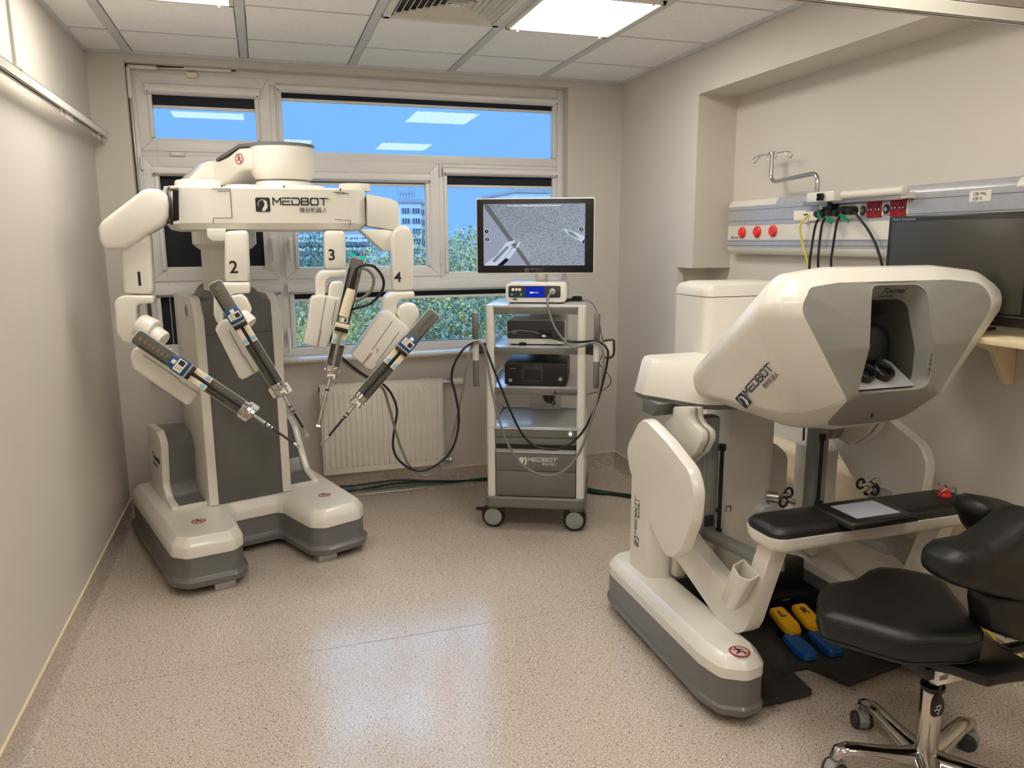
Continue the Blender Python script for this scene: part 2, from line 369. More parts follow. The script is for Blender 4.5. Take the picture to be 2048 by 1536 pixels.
# ------------------------------------------------------------------ window
win = thing('window_1', 'wide white plastic window of six lights with roller blinds', 'window', (1.48, .1, .93)); del win['category']; win['kind'] = 'structure'
YF = .075
def frame(name, x0, x1, z0, z1, wd, y0=YF, y1=.135, m=PVC, parent=win, bev=.004):
    b = B(); w4 = wd if isinstance(wd, tuple) else (wd,)*4      # left, right, bottom, top
    o_ = [(x0, z0), (x1, z0), (x1, z1), (x0, z1)]; i_ = [(x0+w4[0], z0+w4[2]), (x1-w4[1], z0+w4[2]), (x1-w4[1], z1-w4[3]), (x0+w4[0], z1-w4[3])]
    for k in range(4):
        a, c = k, (k+1) % 4
        prism(b, [(o_[a][0], y0, o_[a][1]), (o_[c][0], y0, o_[c][1]), (i_[c][0], y0, i_[c][1]), (i_[a][0], y0, i_[a][1])], (0, y1-y0, 0))
    return out(name, b, m, parent, bev=bev, seg=2)
b = B()
for q in ((.185, .225, .925, 2.603), (2.745, 2.785, .925, 2.603), (.225, 2.745, .925, .985), (.225, 2.745, 2.53, 2.603),   # outer
          (.225, .935, 2.115, 2.165), (.968, 2.745, 2.115, 2.165), (.225, 2.745, 1.365, 1.425), (.935, .968, 1.425, 2.53), (1.935, 1.97, 1.425, 2.115), (.9, 1.005, .985, 1.365)):
    box(b, q[0], q[1], YF+.008, .15, q[2], q[3])
out('window_frame', b, PVC, win, bev=.003)
frame('sash', .222, .938, 2.145, 2.566, (.08, .085, .072, .115)); frame('sash', .222, .935, 1.41, 2.117, (.08, .082, .075, .085)); frame('sash', .967, 1.937, 1.41, 2.117, (.085, .088, .068, .09))
frame('glazing_bead', .968, 2.745, 2.165, 2.56, (.033, .033, .0, .0), y0=YF+.012); frame('glazing_bead', 1.97, 2.745, 1.425, 2.115, (.018, .034, .008, .03), y0=YF+.012)
frame('glazing_bead', .225, .905, .985, 1.37, (.03, .012, .032, .05), y0=YF+.012); frame('glazing_bead', 1.0, 2.745, .985, 1.37, (.012, .034, .0, .05), y0=YF+.012)
PANES = [(.29, .865, 2.2, 2.47, -.03), (.985, 2.725, 2.15, 2.52, -.012), (.29, .86, 1.47, 2.05, 0), (1.04, 1.86, 1.46, 2.05, .004), (1.98, 2.72, 1.42, 2.09, 0), (.24, .91, .99, 1.33, 0), (.995, 2.72, .97, 1.33, 0)]
for x0, x1, z0, z1, tl in PANES:
    b = B(); h_ = (z1-z0)*tl*.5
    box(b, x0, x1, .118, .122, z0, z1); o = out('pane', b, GLASS, win); o.rotation_euler.x = tl*.55
# roller blinds: cassette, fabric, bottom bar, side guides
def blind(x0, x1, ztop, cas, zbar, full=False, gz=None, lab=None, y=YF, cx=(0, 0), m=PVC):
    t = thing('roller_blind', lab, 'blind', ((x0+x1)/2, y-.01, ztop-cas), 'dark roller blinds on the window')
    prof = [(0, 0), (-.022, .004), (-.034, .016), (-.036, .032), (-.03, cas-.006), (-.018, cas), (0, cas)]
    b = B(); loft(b, [[(x, y+a, ztop-cas+z) for a, z in prof] for x in (x0-.03-cx[0], x1+.03+cx[1])]); out('cassette', b, m, t)
    b = B(); box(b, x0, x1, y+.018, y+.021, zbar, ztop-cas+.01); out('fabric', b, BLIND, t)
    b = B(); box(b, x0, x1, y+.008, y+.022, zbar-.017, zbar); out('bottom_bar', b, m, t, bev=.003)
    for x in (x0-.022, x1):
        b = B(); box(b, x, x+.022, y-.012, y+.022, gz, ztop-cas); out('side_guide', b, m, t, bev=.003)
    for x in (x0-.018, x1+.018):
        b = B(); lathe(b, [(.004, 0), (.004, .003)], (x, y-.03, ztop-cas+.012), (0, -1, 0), 8); out('screw', b, GASK, t)
blind(.304, .850, 2.507, .058, 2.396, gz=2.218, lab='dark roller blind, short strip down, on the small top left window', y=YF-.003)
blind(1.003, 2.71, 2.543, .047, 2.469, gz=2.166, lab='long dark roller blind, nearly up, on the widest top window', y=YF+.01)
blind(.304, .850, 2.06, .054, 1.492, gz=1.475, lab='dark roller blind fully down behind the white robot post, upper left', y=YF-.003)
blind(1.053, 1.847, 2.05, .058, 1.988, gz=1.478, lab='dark roller blind rolled up on the middle opening window', y=YF-.003)
blind(1.99, 2.71, 2.092, .05, 1.988, gz=1.433, lab='dark roller blind, short strip down, above the black monitor', y=YF+.01)
blind(.255, .905, 1.385, .068, 1.035, gz=1.018, lab='dark roller blind fully down behind the grey robot column, lower left', y=YF+.008)
blind(1.005, 2.71, 1.385, .07, 1.284, gz=.985, lab='long dark roller blind, short strip down, on the wide bottom window', y=YF+.008)
# handles and fittings
for x, z in ((.905, 1.62), (1.005, 1.62), (.92, 1.06), (.965, 1.06)):
    b = B(); box(b, x-.013, x+.013, YF-.012, YF, z-.05, z+.05); hdl = out('window_handle', b, PVC, win, bev=.005)
    b = B(); tube(b, [(x, YF-.012, z+.02), (x, YF-.04, z+.02), (x, YF-.046, z+.01), (x, YF-.046, z-.10)], .009, 10); out('lever', b, PVC, hdl)
for x0, x1, z0, z1 in ((.195, .345, 2.578, 2.598), (.485, .735, 2.586, 2.602)):
    b = B(); box(b, x0, x1, YF-.028, YF, z0, z1); out('opener_housing', b, PVC, win, bev=.003)
b = B(); box(b, .188, .206, YF-.026, YF, 2.42, 2.585); out('opener_housing', b, PVC, win, bev=.003)
b = B(); box(b, .495, .55, YF-.03, YF, 2.545, 2.575); out('opener_clip', b, BEIGE, win, bev=.005)
b = B(); tube(b, [(.195, YF-.012, 2.43), (.197, YF-.012, 1.2)], .006, 8); tube(b, [(.33, YF-.012, 2.59), (.49, YF-.012, 2.594)], .005, 8); out('opener_rod', b, STEEL, win)
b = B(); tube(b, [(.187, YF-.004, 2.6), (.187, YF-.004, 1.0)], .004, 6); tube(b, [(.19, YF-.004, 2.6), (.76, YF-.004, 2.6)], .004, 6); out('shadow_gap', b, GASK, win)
for x, z, h_ in ((.222, 2.075, .035), (1.945, 2.075, .04), (1.942, 1.42, .012), (1.94, 1.53, .04)):
    b = B(); cyl(b, (x, YF-.006, z-h_), (x, YF-.006, z+h_), .008, n=12); out('hinge', b, PVC, win)
b = B(); box(b, .37, .455, YF-.012, YF+.008, 2.12, 2.142); out('vent_catch', b, PVC, win, bev=.002); b = B(); 
for x in (.378, .447): lathe(b, [(.006, 0), (.006, .003)], (x, YF-.012, 2.131), (0, -1, 0), 8)
out('screw', b, STEEL, win)
b = B(); tube(b, [(.31, YF-.014, 2.2), (.308, YF-.016, 1.9), (.306, YF-.014, 1.0)], .0018, 6); out('pull_cord', b, PVC, win)
b = B(); box(b, .185, 2.785, -.10, .10, .913, .931); struct('sill_1', b, STEP, bev=.005)
b = B(); box(b, .2, 2.78, -.07, .09, .9295, .936); struct('trim_1', b, PVC, bev=.003)
# ================================================================== PATIENT CART (four-armed robot)
_a = R(18); EX = Vector((math.cos(_a), math.sin(_a), 0)); EF = Vector((math.sin(_a), -math.cos(_a), 0)); EZ = Vector((0, 0, 1))
def L(lx, f, z): return EX*lx+EF*f+EZ*z
rob = thing('surgical_robot', 'tall white and grey four-armed surgical robot on a horseshoe base by the window', 'robot', L(.47, .72, 0))
foot = [(-.02, .20), (-.02, 1.19), (.03, 1.262), (.24, 1.282), (.30, 1.225), (.335, .93), (.36, .895), (.575, .895), (.605, .93), (.64, 1.225), (.70, 1.275), (.90, 1.255), (.955, 1.185), (.955, .42), (.86, .33), (.1, .155)]
rad = [.05, .06, .05, .05, .06, .03, .03, .03, .03, .06, .05, .05, .06, .08, .05, .04]
def offs(P, d):
    n = len(P); o = []
    for i in range(n):
        a, p, c = Vector(P[i-1]), Vector(P[i]), Vector(P[(i+1) % n]); e1 = (p-a).normalized(); e2 = (c-p).normalized()
        n1 = Vector((-e1.y, e1.x)); n2 = Vector((-e2.y, e2.x)); m_ = (n1+n2); m_ = m_/max(m_.dot(n1), .35); o.append(p+m_*d)
    return o
FP = rpoly([Vector(p) for p in foot], rad, 4)
sgn = 1 if sum(FP[i-1].x*FP[i].y-FP[i].x*FP[i-1].y for i in range(len(FP))) < 0 else -1
def fring(d, z): return [L(p.x, p.y, z) for p in offs(FP, sgn*d)]
b = B(); loft(b, [fring(-.03, .03), fring(.0, .034), fring(.016, .044), fring(.018, .07), fring(.002, .084), fring(-.002, .09), fring(-.002, .183)]); out('base_skirt', b, GREY, rob, smooth=40)
b = B(); loft(b, [fring(-.004, .183), fring(.002, .186), fring(.002, .232), fring(-.004, .242), fring(-.026, .272), fring(-.034, .277)]); base = out('base_shell', b, WHITE, rob, smooth=32)
for c_ in (onz(452, 1177, 0), onz(657, 1121, 0), L(.1, .33, 0), L(.84, .5, 0)):
    b = B(); prism(b, [c_-EX*.05, c_+EX*.05, c_+EX*.05-EF*.08, c_-EX*.05-EF*.08], (0, 0, .036)); out('support_foot', b, ALU, rob, bev=.005)
nostep(L(.145, 1.03, .2775), EX, -EF, .033, base); nostep(L(.80, 1.03, .2775), EX, -EF, .033, base)
# riser with grey insert
wl_ = [(.31, .24), (.31, .645), (.585, .655), (.655, .605), (.605, .36), (.655, .305), (.79, .292), (.80, .24)]
wr_ = [(.325, .24), (.325, .598), (.44, .592), (.505, .555), (.605, .40), (.665, .325), (.79, .292), (.80, .24)]
wr = [.01, .03, .06, .05, .05, .05, .02, .01]
def wprof(t, d): return [(f-d, z-d) for f, z in [(p.x, p.y) for p in rpoly([Vector(a).lerp(Vector(c), t) for a, c in zip(wl_, wr_)], wr, 4)]]
for x0, x1, t in ((.075, .112, 0), (.828, .865, 1)):
    b = B(); prism(b, [L(x0, f, z) for f, z in wprof(t, 0)], EX*(x1-x0)); wg = out('riser_wing', b, WHITE, rob, bev=.008, seg=2, smooth=40)
    if x0 < .1: toumai(L(.0742, .40, .47), EF, EZ, .06, PRINT, wg)
b = B(); loft(b, [[L(x, f, z) for f, z in wprof(t, .011)] for x, t in ((.111, 0), (.829, 1))]); out('riser_insert', b, GREY, rob, smooth=40)
b = B(); prism(b, [L(x, f, .27) for x, f in ((.10, .775), (.845, .775), (.845, .80), (.10, .80))], EZ*.022); out('insert_lip', b, WHITE, rob, bev=.009)
# column
colp = [(.29, .28), (.29, 1.342), (.345, 1.352), (.375, 1.40), (.40, 1.415), (.535, 1.41), (.56, 1.395), (.585, 1.35), (.635, 1.338), (.635, .28)]
b = B(); prism(b, [L(p.x, .845, p.y) for p in rpoly([Vector(q) for q in colp], [.005, .02, .04, .03, .03, .03, .03, .04, .02, .005], 4)], EF*-.40); colm = out('column', b, GREY2, rob, bev=.006, smooth=40)
side = [(p.x, p.y) for p in rpoly([Vector(q) for q in ((.44, .28), (.44, 1.37), (.80, 1.365), (.855, 1.26), (.855, .28))], [.01, .02, .07, .12, .004], 5)]
for x0 in (.246, .634):
    b = B(); prism(b, [L(x0, f, z) for f, z in side], EX*.046); sp_ = out('column_side_panel', b, WHITE, rob, bev=.012, seg=3, smooth=40)
    if x0 < .3: nostep(L(.2452, .70, 1.29), EF, EZ, .028, sp_)
b = B(); prism(b, [L(.292, .8455, 1.17), L(.633, .8455, 1.17), L(.633, .8455, 1.173), L(.292, .8455, 1.173)], EF*.0012); out('panel_joint', b, PRINT, colm)
def rrect(cx, cf, hx, hf, z, r): return [L(p.x, p.y, z) for p in rpoly([Vector(q) for q in ((cx-hx, cf-hf), (cx+hx, cf-hf), (cx+hx, cf+hf), (cx-hx, cf+hf))], r, 4)]
b = B(); loft(b, [rrect(.475, .65, .108, .10, 1.38, .05), rrect(.475, .65, .108, .10, 1.60, .05)]); out('lift_post', b, WHITE, rob, smooth=40)
b = B(); loft(b, [rrect(.475, .65, .112, .104, 1.595, .05), rrect(.475, .65, .142, .13, 1.625, .06), rrect(.475, .65, .142, .13, 1.70, .06), rrect(.475, .65, .12, .11, 1.72, .05), rrect(.475, .65, .12, .11, 1.90, .05)]); out('lift_collar', b, WHITE, rob, smooth=40)
# mast head, boom and cap
hd = [(.27, 1.885), (.27, 1.91), (.40, 2.035), (.482, 2.04), (.482, 1.885)]
b = B(); prism(b, [L(p.x, .72, p.y) for p in rpoly([Vector(q) for q in hd], [.01, .02, .03, .02, .005], 3)], EF*-.22); out('mast_head', b, WHITE, rob, bev=.01, smooth=40)
b = B(); prism(b, [L(.480, .722, 1.89), L(.497, .722, 1.89), L(.497, .722, 2.03), L(.480, .722, 2.03)], EF*-.2); out('joint_gap', b, BLACK, rob)
cc = L(.688, 1.0, 0); m0 = L(.505, .655, 0); bd = (cc-m0).normalized(); bn = EZ.cross(bd)
def bsec(t, z0, z1, hw): p = m0.lerp(cc, t); return [p+bn*q.x+EZ*q.y for q in rpoly([Vector((-hw, z0)), Vector((hw, z0)), Vector((hw, z1)), Vector((-hw, z1))], .02, 3)]
b = B(); loft(b, [bsec(0, 1.888, 2.022, .095), bsec(.35, 1.93, 2.055, .11), bsec(.62, 1.975, 2.088, .135), bsec(1.0, 1.975, 2.088, .15)]); arm0 = out('boom', b, WHITE, rob, smooth=40)
b = B(); lathe(b, [(.10, 1.925), (.135, 1.935), (.15, 1.96), (.156, 2.0), (.156, 2.088)], cc, EZ, 40); out('boom_cap', b, WHITE, rob, smooth=40)
hull = [cc+bd*(.158*math.cos(t))+bn*(.158*math.sin(t)) for t in [R(-100+200*k/24) for k in range(25)]]
b = B(); tp = [p+EZ*2.088 for p in hull]+[m0.lerp(cc, .62)+bn*.138+EZ*2.088]+[m0.lerp(cc, .12)+bn*.10+EZ*2.034, m0.lerp(cc, .12)-bn*.10+EZ*2.034]+[m0.lerp(cc, .62)-bn*.138+EZ*2.088]
vs0 = [b.verts.new(p) for p in tp]; vs1 = [b.verts.new(p+EZ*.014) for p in tp]; n_ = len(tp)
for i in range(n_): b.faces.new((vs0[i], vs0[(i+1) % n_], vs1[(i+1) % n_], vs1[i]))
for vv in (vs0, vs1):
    b.faces.new(vv[:26]+[vv[28]]); b.faces.new([vv[25], vv[26], vv[27], vv[28]])
out('boom_top_trim', b, GREY, rob, smooth=40)
nostep(ony(478.5, 318, -.86)+Vector((0, -.0, 0)), (.75, -.66, 0), EZ, .026, arm0)
# platform that carries the arms
plat = [(.425, -.93), (.47, -1.0), (.60, -1.03), (.92, -1.035), (1.25, -1.03), (1.335, -.96), (1.345, -.80), (1.20, -.62), (.62, -.62), (.43, -.76)]
PZ0, PZ1 = 1.695, 1.882
PP = [Vector(p) for p in plat]; s2 = 1 if sum(PP[i-1].x*PP[i].y-PP[i].x*PP[i-1].y for i in range(len(PP))) < 0 else -1
def pring(d, z): return [(p.x, p.y, z) for p in rpoly(offs(PP, s2*d), .04, 3)]
b = B(); loft(b, [pring(-.05, PZ0-.012), pring(-.02, PZ0-.004), pring(0, PZ0+.025), pring(0, PZ1-.008), pring(-.008, PZ1)]); pl = out('arm_platform', b, WHITE, rob, smooth=30)
for u, v, r_, h_ in ((398, 362, .108, .04), (487, 362, .085, .022), (612, 365, .09, .022), (709, 378, .078, .036)):
    p = ony(u, v, -.86); b = B(); lathe(b, [(r_, 0), (r_, h_*.6), (r_*.97, h_*.9), (r_*.9, h_)], (p.x, p.y, PZ1-.004), EZ, 32); out('shoulder_cover', b, WHITE, rob, smooth=40)
b = B(); lathe(b, [(.14, 0), (.145, .01), (.13, .045)], (cc.x, cc.y, PZ1-.002), EZ, 36); out('swivel_ring', b, WHITE2, rob, smooth=40)
YP = -1.0355
def pseam(pts, wd=.0025, y=YP, par=None, m=PRINT):
    b = B(); F = lambda a, c: Vector((a, y, c)); stroke(b, F, [(ony(u, v, y).x, ony(u, v, y).z) for u, v in pts], wd); return out('panel_joint', b, m, par or pl)
pseam([(424, 378), (460, 377.5), (464, 436), (427, 436), (426, 447)]); pseam([(667, 385), (680, 384), (697, 388)]); pseam([(670, 439), (701, 441), (700, 450)])
for u, v, s in ((444, 373, -1), (568, 372.5, 1), (681, 380, -1)):
    p = ony(u, v, YP); b = B(); prism(b, [(p.x-.006, YP, p.z-.006*s), (p.x+.006, YP, p.z-.006*s), (p.x, YP, p.z+.006*s)], (0, -.0006, 0)); out('arrow_mark', b, PRINT, pl)
for u0 in (436, 674):
    for k in range(4): pseam([(u0+k*6, 382+(u0 > 500)*5), (u0+k*6+4, 382+(u0 > 500)*5)], .003)
p = ony(512, 423.5, YP); medbot(p, (1, 0, 0), EZ, .064, PRINT, pl)
b = B(); prism(b, [ony(u, v, -1.0) for u, v in ((735, 388), (783, 398), (797, 405), (799, 453), (795, 462), (735, 452))], (0, .16, 0)); out('shoulder_block', b, WHITE2, rob, bev=.006, smooth=40)
b = B(); prism(b, [ony(u, v, -1.01) for u, v in ((720, 459), (770, 459), (786, 462), (786, 503), (768, 503))], (0, .14, 0)); out('shoulder_gusset', b, WHITE, rob, bev=.008)
b = B(); prism(b, [ony(u, v, -1.01) for u, v in ((343, 381), (357, 380), (358, 446), (345, 445))], (0, .1, 0)); out('joint_gap', b, BLACK, rob)
for q in (((325, 373), (357, 370), (357, 376), (340, 379)), ((331, 451), (359, 448), (359, 441), (345, 443))):
    b = B(); prism(b, [ony(u, v, -1.02) for u, v in q], (0, .12, 0)); out('shoulder_clevis', b, WHITE, rob, bev=.002)
b = B(); prism(b, [ony(u, v, -1.015) for u, v in ((336, 382), (345, 381), (347, 444), (338, 444))], (0, .11, 0)); out('joint_plate', b, STEEL, rob, bev=.002)
# ------------------------------------------------------------------ arms
def pp(poly, y, r=0, n=3):
    P = [ony(u, v, y) for u, v in poly]
    return rpoly(P, r, n) if r else P
def slab(name, poly, y, d, m, par, r=0, bev=.008, seg=3, label=None):
    b = B(); prism(b, pp(poly, y, r), (0, d, 0)); return out(name, b, m, par, bev=bev, seg=seg, smooth=42, label=label)
def drum(par, p0, p1, y0, y1, r0, r1=None):
    b = B(); a, c = ony(*p0, y0), ony(*p1, y1); ax = (c-a); h_ = ax.length; r1 = r1 or r0
    lathe(b, [(r0*.9, 0), (r0, .008), (r1, h_-.008), (r1*.92, h_)], a, ax, 28); return out('arm_joint', b, WHITE, par, smooth=40)
def rail(par, top, bot, y0, y1, wd, fr):
    """instrument slide: dark slotted front plate in a white shell; fr = fractions along the axis"""
    T, E = ony(*top, y0), ony(*bot, y1); ax = (E-T).normalized(); ln = (E-T).length
    vw = (CAM-(T+E)/2); nn = (vw-ax*vw.dot(ax)).normalized(); sd = ax.cross(nn).normalized()     # sd: to the right when looking down the rail... kept as width axis
    nn = (nn+Vector((0, -1, .2))*.25); nn = (nn-ax*nn.dot(ax)).normalized(); sd = ax.cross(nn).normalized()
    F = lambda s, t, h=0: T+ax*(s*ln)+sd*(t*wd)+nn*h
    def slabf(name, s0, s1, t0, t1, h0, h1, m, par_, bev=.002, r=0):
        b = B(); P = [Vector((s0*ln, t0*wd)), Vector((s1*ln, t0*wd)), Vector((s1*ln, t1*wd)), Vector((s0*ln, t1*wd))]
        if r: P = rpoly(P, r, 3)
        prism(b, [T+ax*q.x+sd*q.y+nn*h0 for q in P], nn*(h1-h0)); return out(name, b, m, par_, bev=bev, smooth=40)
    sh = slabf('slide_shell', -.005, 1.0, -.53, .53, -.05, -.004, WHITE2, par, .004, [.018, .004, .004, .018])
    slabf('slide_front', 0, 1.0, -.5, .5, -.004, .0, fr['col'], par, .001, [.016, .002, .002, .016])
    for s0, s1, t0, t1 in fr['slots']: slabf('slide_slot', s0, s1, t0, t1, -.001, .0008, BLACK, par, 0)
    if fr.get('grid'):
        s0, s1 = fr['grid']
        for k in range(6): slabf('contact', s0+(s1-s0)*k/6, s0+(s1-s0)*(k+.45)/6, -.14, .14, -.0005, .0012, fr['gm'], par, 0)
        b = B(); lathe(b, [(.009, 0), (.009, .003)], F(max(.04, s0-.035), 0, 0), nn, 14); out('contact', b, fr['gm'], par)
    for t0, t1 in ((-.5, -.11), (.11, .5)):
        slabf('adapter_plate', fr['pl'][0], fr['pl'][1], t0, t1, 0, .022, CREAM, par, .003)
        b = B(); lathe(b, [(.010, 0), (.010, .004), (.008, .006)], F(fr['pl'][1]-.035, t0*.62+t1*.38, .022), nn, 16); out('release_button', b, CYAN, par)
    return F, ax, sd, nn, ln, slabf
def trocar(par, F, ax, sd, nn, plate=True):
    c = F(1.0, 0, .012)
    if plate:
        b = B(); o = c-nn*.02
        prism(b, rpoly([o+sd*-.045-ax*.005, o+sd*.045-ax*.02, o+sd*.045+ax*.03, o+sd*-.045+ax*.045], .008, 3), nn*.012); out('trocar_plate', b, WHITE2, par, bev=.002)
    b = B(); lathe(b, [(.02, -.03), (.031, -.026), (.033, -.004), (.026, 0), (.026, .02), (.03, .022), (.03, .034), (.012, .04)], c+nn*.004, ax, 26); out('trocar_hub', b, CHROME, par)
    b = B(); tube(b, [c-sd*.036, c+sd*.036], .009, 12); tube(b, [c+sd*.02+nn*.03, c-sd*.02+nn*.03-ax*.02], .006, 10); out('trocar_latch', b, CHROME, par)
    o = c+ax*.012+nn*.0305; b = B(); prism(b, [o-sd*.02, o+sd*.006, o+sd*.006+ax*.022, o-sd*.02+ax*.022], nn*.001); out('trocar_tag', b, LABEL, par)
    return c
def instrument(name, lab, F, ax, sd, nn, ln, bl, hub, tip, tipy, grp, cann, blk):
    """blue instrument: housing on the slide, long shaft through the trocar, jaws"""
    E = ony(*tip, tipy); t = thing(name, lab, 'surgical tool', F(bl[1], 0, .02), grp)
    wd2 = .5
    def pr(nm, s0, s1, t0, t1, h0, h1, m, par=None, bev=.004):
        b = B(); prism(b, [F(s0, t0, h0), F(s1, t0, h0), F(s1, t1, h0), F(s0, t1, h0)], nn*(h1-h0)); return out(nm, b, m, par or t, bev=bev)
    bb = B(); s0, s1 = bl; P = [F(s0, -.3, 0), F(s0+.3*(s1-s0), -.53, 0), F(s1, -.53, 0), F(s1, .53, 0), F(s0+.3*(s1-s0), .53, 0), F(s0, .3, 0)]
    prism(bb, P, nn*.055); hs_ = out('housing', bb, BLUE, t, bev=.006, seg=3, smooth=40)
    m_ = s0+.38*(s1-s0); pr('name_plate', m_, s1-.18*(s1-s0), -.42, .42, .055, .0562, LABEL, hs_, 0)
    pr('print_square', m_+.012, s1-.2*(s1-s0)-.006, -.36, -.02, .0562, .0568, PRINT, hs_, 0)
    for k in range(3): pr('print_line', m_+.012+k*.018, m_+.018+k*.018, .06, .34, .0562, .0568, GREY2, hs_, 0)
    pr('button', s0+.02, s0+.05, -.14, .14, .05, .059, LABEL, hs_, .002)
    pr('housing_base', s1, s1+.018, -.56, .56, 0, .05, LGREY, t, .002); pr('coupling', s1+.018, s1+.045, -.5, .5, 0, .045, BLACK, t, .002)
    st_ = F(s1+.04, 0, .014); b = B(); cyl(b, st_, hub, .0055, n=12); out('shaft', b, BLACK, t)
    d_ = E-hub; p1 = hub+d_*cann; p2 = hub+d_*blk
    b = B(); cyl(b, hub, p1, .0085, n=14); out('cannula', b, STEEL, t)
    for k in (.72, .9):
        b = B(); q = hub+d_*cann*k; cyl(b, q, q+d_.normalized()*.008, .0088, n=14); out('depth_mark', b, BLACK, t)
    b = B(); cyl(b, p1, p2, .0055, n=12); out('shaft', b, BLACK, t)
    dd = d_.normalized(); w_ = dd.cross(nn).normalized()
    b = B(); cyl(b, p2, p2+(E-p2)*.45, .0055, n=12); out('wrist', b, CHROME, t)
    q = p2+(E-p2)*.42
    for s_ in (1, -1):
        b = B(); loft(b, [[c0+w_*(a*r_)+nn*(e*r_) for a, e in ((1, .7), (-1, .7), (-1, -.7), (1, -.7))] for c0, r_ in ((q, .0045), (q.lerp(E, .6)+w_*s_*.006, .0035), (E+w_*s_*.003, .0015))]); out('jaw', b, CHROME, t)
    return t
YR = -1.20
COLR = mat('slide_grey', (82, 80, 74), .4); GOLD = mat('contact_gold', (120, 108, 62), .4); GDK = mat('contact_dark', (70, 68, 62), .4)
def arm(num, post, ypost, tpos, th):
    a = slab('instrument_arm', post, ypost, .11, WHITE, rob, bev=.02, label='white arm with the number %s' % num)
    p = ony(*tpos, ypost-.0008); text('arm_number', num, p, (1, 0, 0), EZ, th, PRINT, a, align='CENTER', bold=.0012); return a
def amark(par, pts, y, wd=.003, m=None): pseam(pts, wd, y, par, m or GREY2)
GRP = 'instruments on the robot arms'
# arm 1
a1 = arm('1', [(240, 490), (262, 472), (299, 466), (306, 589), (246, 588)], -1.05, (280, 571), .088)
slab('upper_link', [(195, 459), (197, 448), (205, 440), (279, 383), (289, 376), (322, 378), (334, 392), (339, 412), (337, 432), (327, 448), (250, 497), (209, 500), (198, 480)], -1.10, .17, WHITE, a1, bev=.02, seg=3)
b = B(); q = ony(338, 412, -1.02); lathe(b, [(.083, 0), (.083, .01)], q, (1, .15, 0), 30); out('joint_ring', b, DARK, a1)
slab('elbow_bracket', [(228, 605), (236, 594), (250, 591), (306, 592), (306, 607), (278, 608), (272, 614), (272, 684), (262, 688), (244, 684), (232, 664)], -1.08, .12, WHITE, a1, bev=.014)
drum(a1, (281, 650), (309, 664), -1.06, -1.09, .055); drum(a1, (304, 668), (326, 683), -1.08, -1.10, .047)
slab('forearm_body', [(259, 712), (266, 697), (300, 688), (402, 772), (394, 790), (378, 812), (370, 810), (264, 738)], -1.135, .10, WHITE, a1, bev=.014)
amark(a1, [(287, 710), (355, 756), (361, 764), (362, 765)], -1.136); amark(a1, [(366, 766), (398, 787)], -1.136, .008, STEEL)
F, ax, sd, nn, ln, sf = rail(a1, (270, 671), (492, 820), YR, YR-.04, .066, dict(col=COLR, slots=[(.06, .30, .34, .46), (.5, .985, -.06, .06), (.66, .83, .30, .38)], grid=(.08, .30), gm=GOLD, pl=(.50, .655)))
hub = trocar(a1, F, ax, sd, nn)
instrument('surgical_instrument', 'blue-housed instrument on the arm marked 1, shaft crossing the grey column', F, ax, sd, nn, ln, (.31, .46), hub, (600, 895), -1.30, GRP, .48, .88)
# arm 2
a2 = arm('2', [(449, 462), (497, 460), (500, 563), (449, 564)], -1.05, (468, 546), .08)
slab('arm_gusset', [(413, 457), (452, 457), (450, 480), (446, 483), (424, 482), (414, 474)], -1.03, .1, WHITE2, a2, bev=.006)
slab('elbow_bracket', [(447, 565), (500, 565), (501, 587), (470, 588), (446, 600), (446, 648), (434, 648), (427, 630), (427, 585), (434, 572)], -1.07, .11, WHITE, a2, bev=.012)
slab('arm_joint', [(460, 592), (484, 588), (494, 598), (504, 620), (500, 628), (470, 634)], -1.09, .1, WHITE, a2, bev=.014); drum(a2, (480, 632), (500, 650), -1.08, -1.10, .042)
slab('forearm_body', [(430, 660), (434, 650), (446, 641), (470, 640), (519, 738), (515, 744), (486, 760), (478, 757)], -1.135, .10, WHITE, a2, bev=.012)
amark(a2, [(459, 662), (486, 712), (491, 714)], -1.136); amark(a2, [(491, 716), (508, 744)], -1.136, .008, STEEL)
F, ax, sd, nn, ln, sf = rail(a2, (428, 565), (558, 776), YR, YR-.04, .062, dict(col=COLR, slots=[(.10, .24, .36, .46), (.40, .985, -.055, .055), (.56, .83, .30, .37)], grid=(.09, .24), gm=GOLD, pl=(.415, .565)))
hub = trocar(a2, F, ax, sd, nn)
instrument('surgical_instrument', 'blue-housed instrument on the arm marked 2, hanging before the grey column', F, ax, sd, nn, ln, (.235, .365), hub, (618, 875), -1.30, GRP, .50, .80)
# arm 3 (endoscope)
a3 = arm('3', [(648, 461), (691, 461), (693, 537), (650, 538)], -1.05, (664, 520), .072)
slab('elbow_bracket', [(631, 560), (634, 549), (643, 541), (693, 540), (693, 553), (660, 555), (651, 562), (651, 592), (631, 592)], -1.06, .1, WHITE, a3, bev=.01)
slab('arm_joint', [(659, 572), (664, 563), (685, 562), (690, 575), (688, 600), (656, 598)], -1.08, .1, WHITE2, a3, bev=.012)
slab('forearm_body', [(621, 600), (625, 593), (640, 590), (652, 592), (683, 596), (680, 620), (653, 699), (606, 688), (615, 650)], -1.12, .09, WHITE, a3, bev=.010)
amark(a3, [(652, 594), (642, 650), (640, 660)], -1.121); amark(a3, [(641, 662), (635, 694)], -1.121, .009, STEEL); amark(a3, [(672, 602), (663, 650)], -1.121)
F, ax, sd, nn, ln, sf = rail(a3, (715, 517), (664, 741), YR+.02, YR, .062, dict(col=COLR, slots=[(.09, .52, .34, .48), (.78, .9, .3, .42)], pl=(.59, .765)))
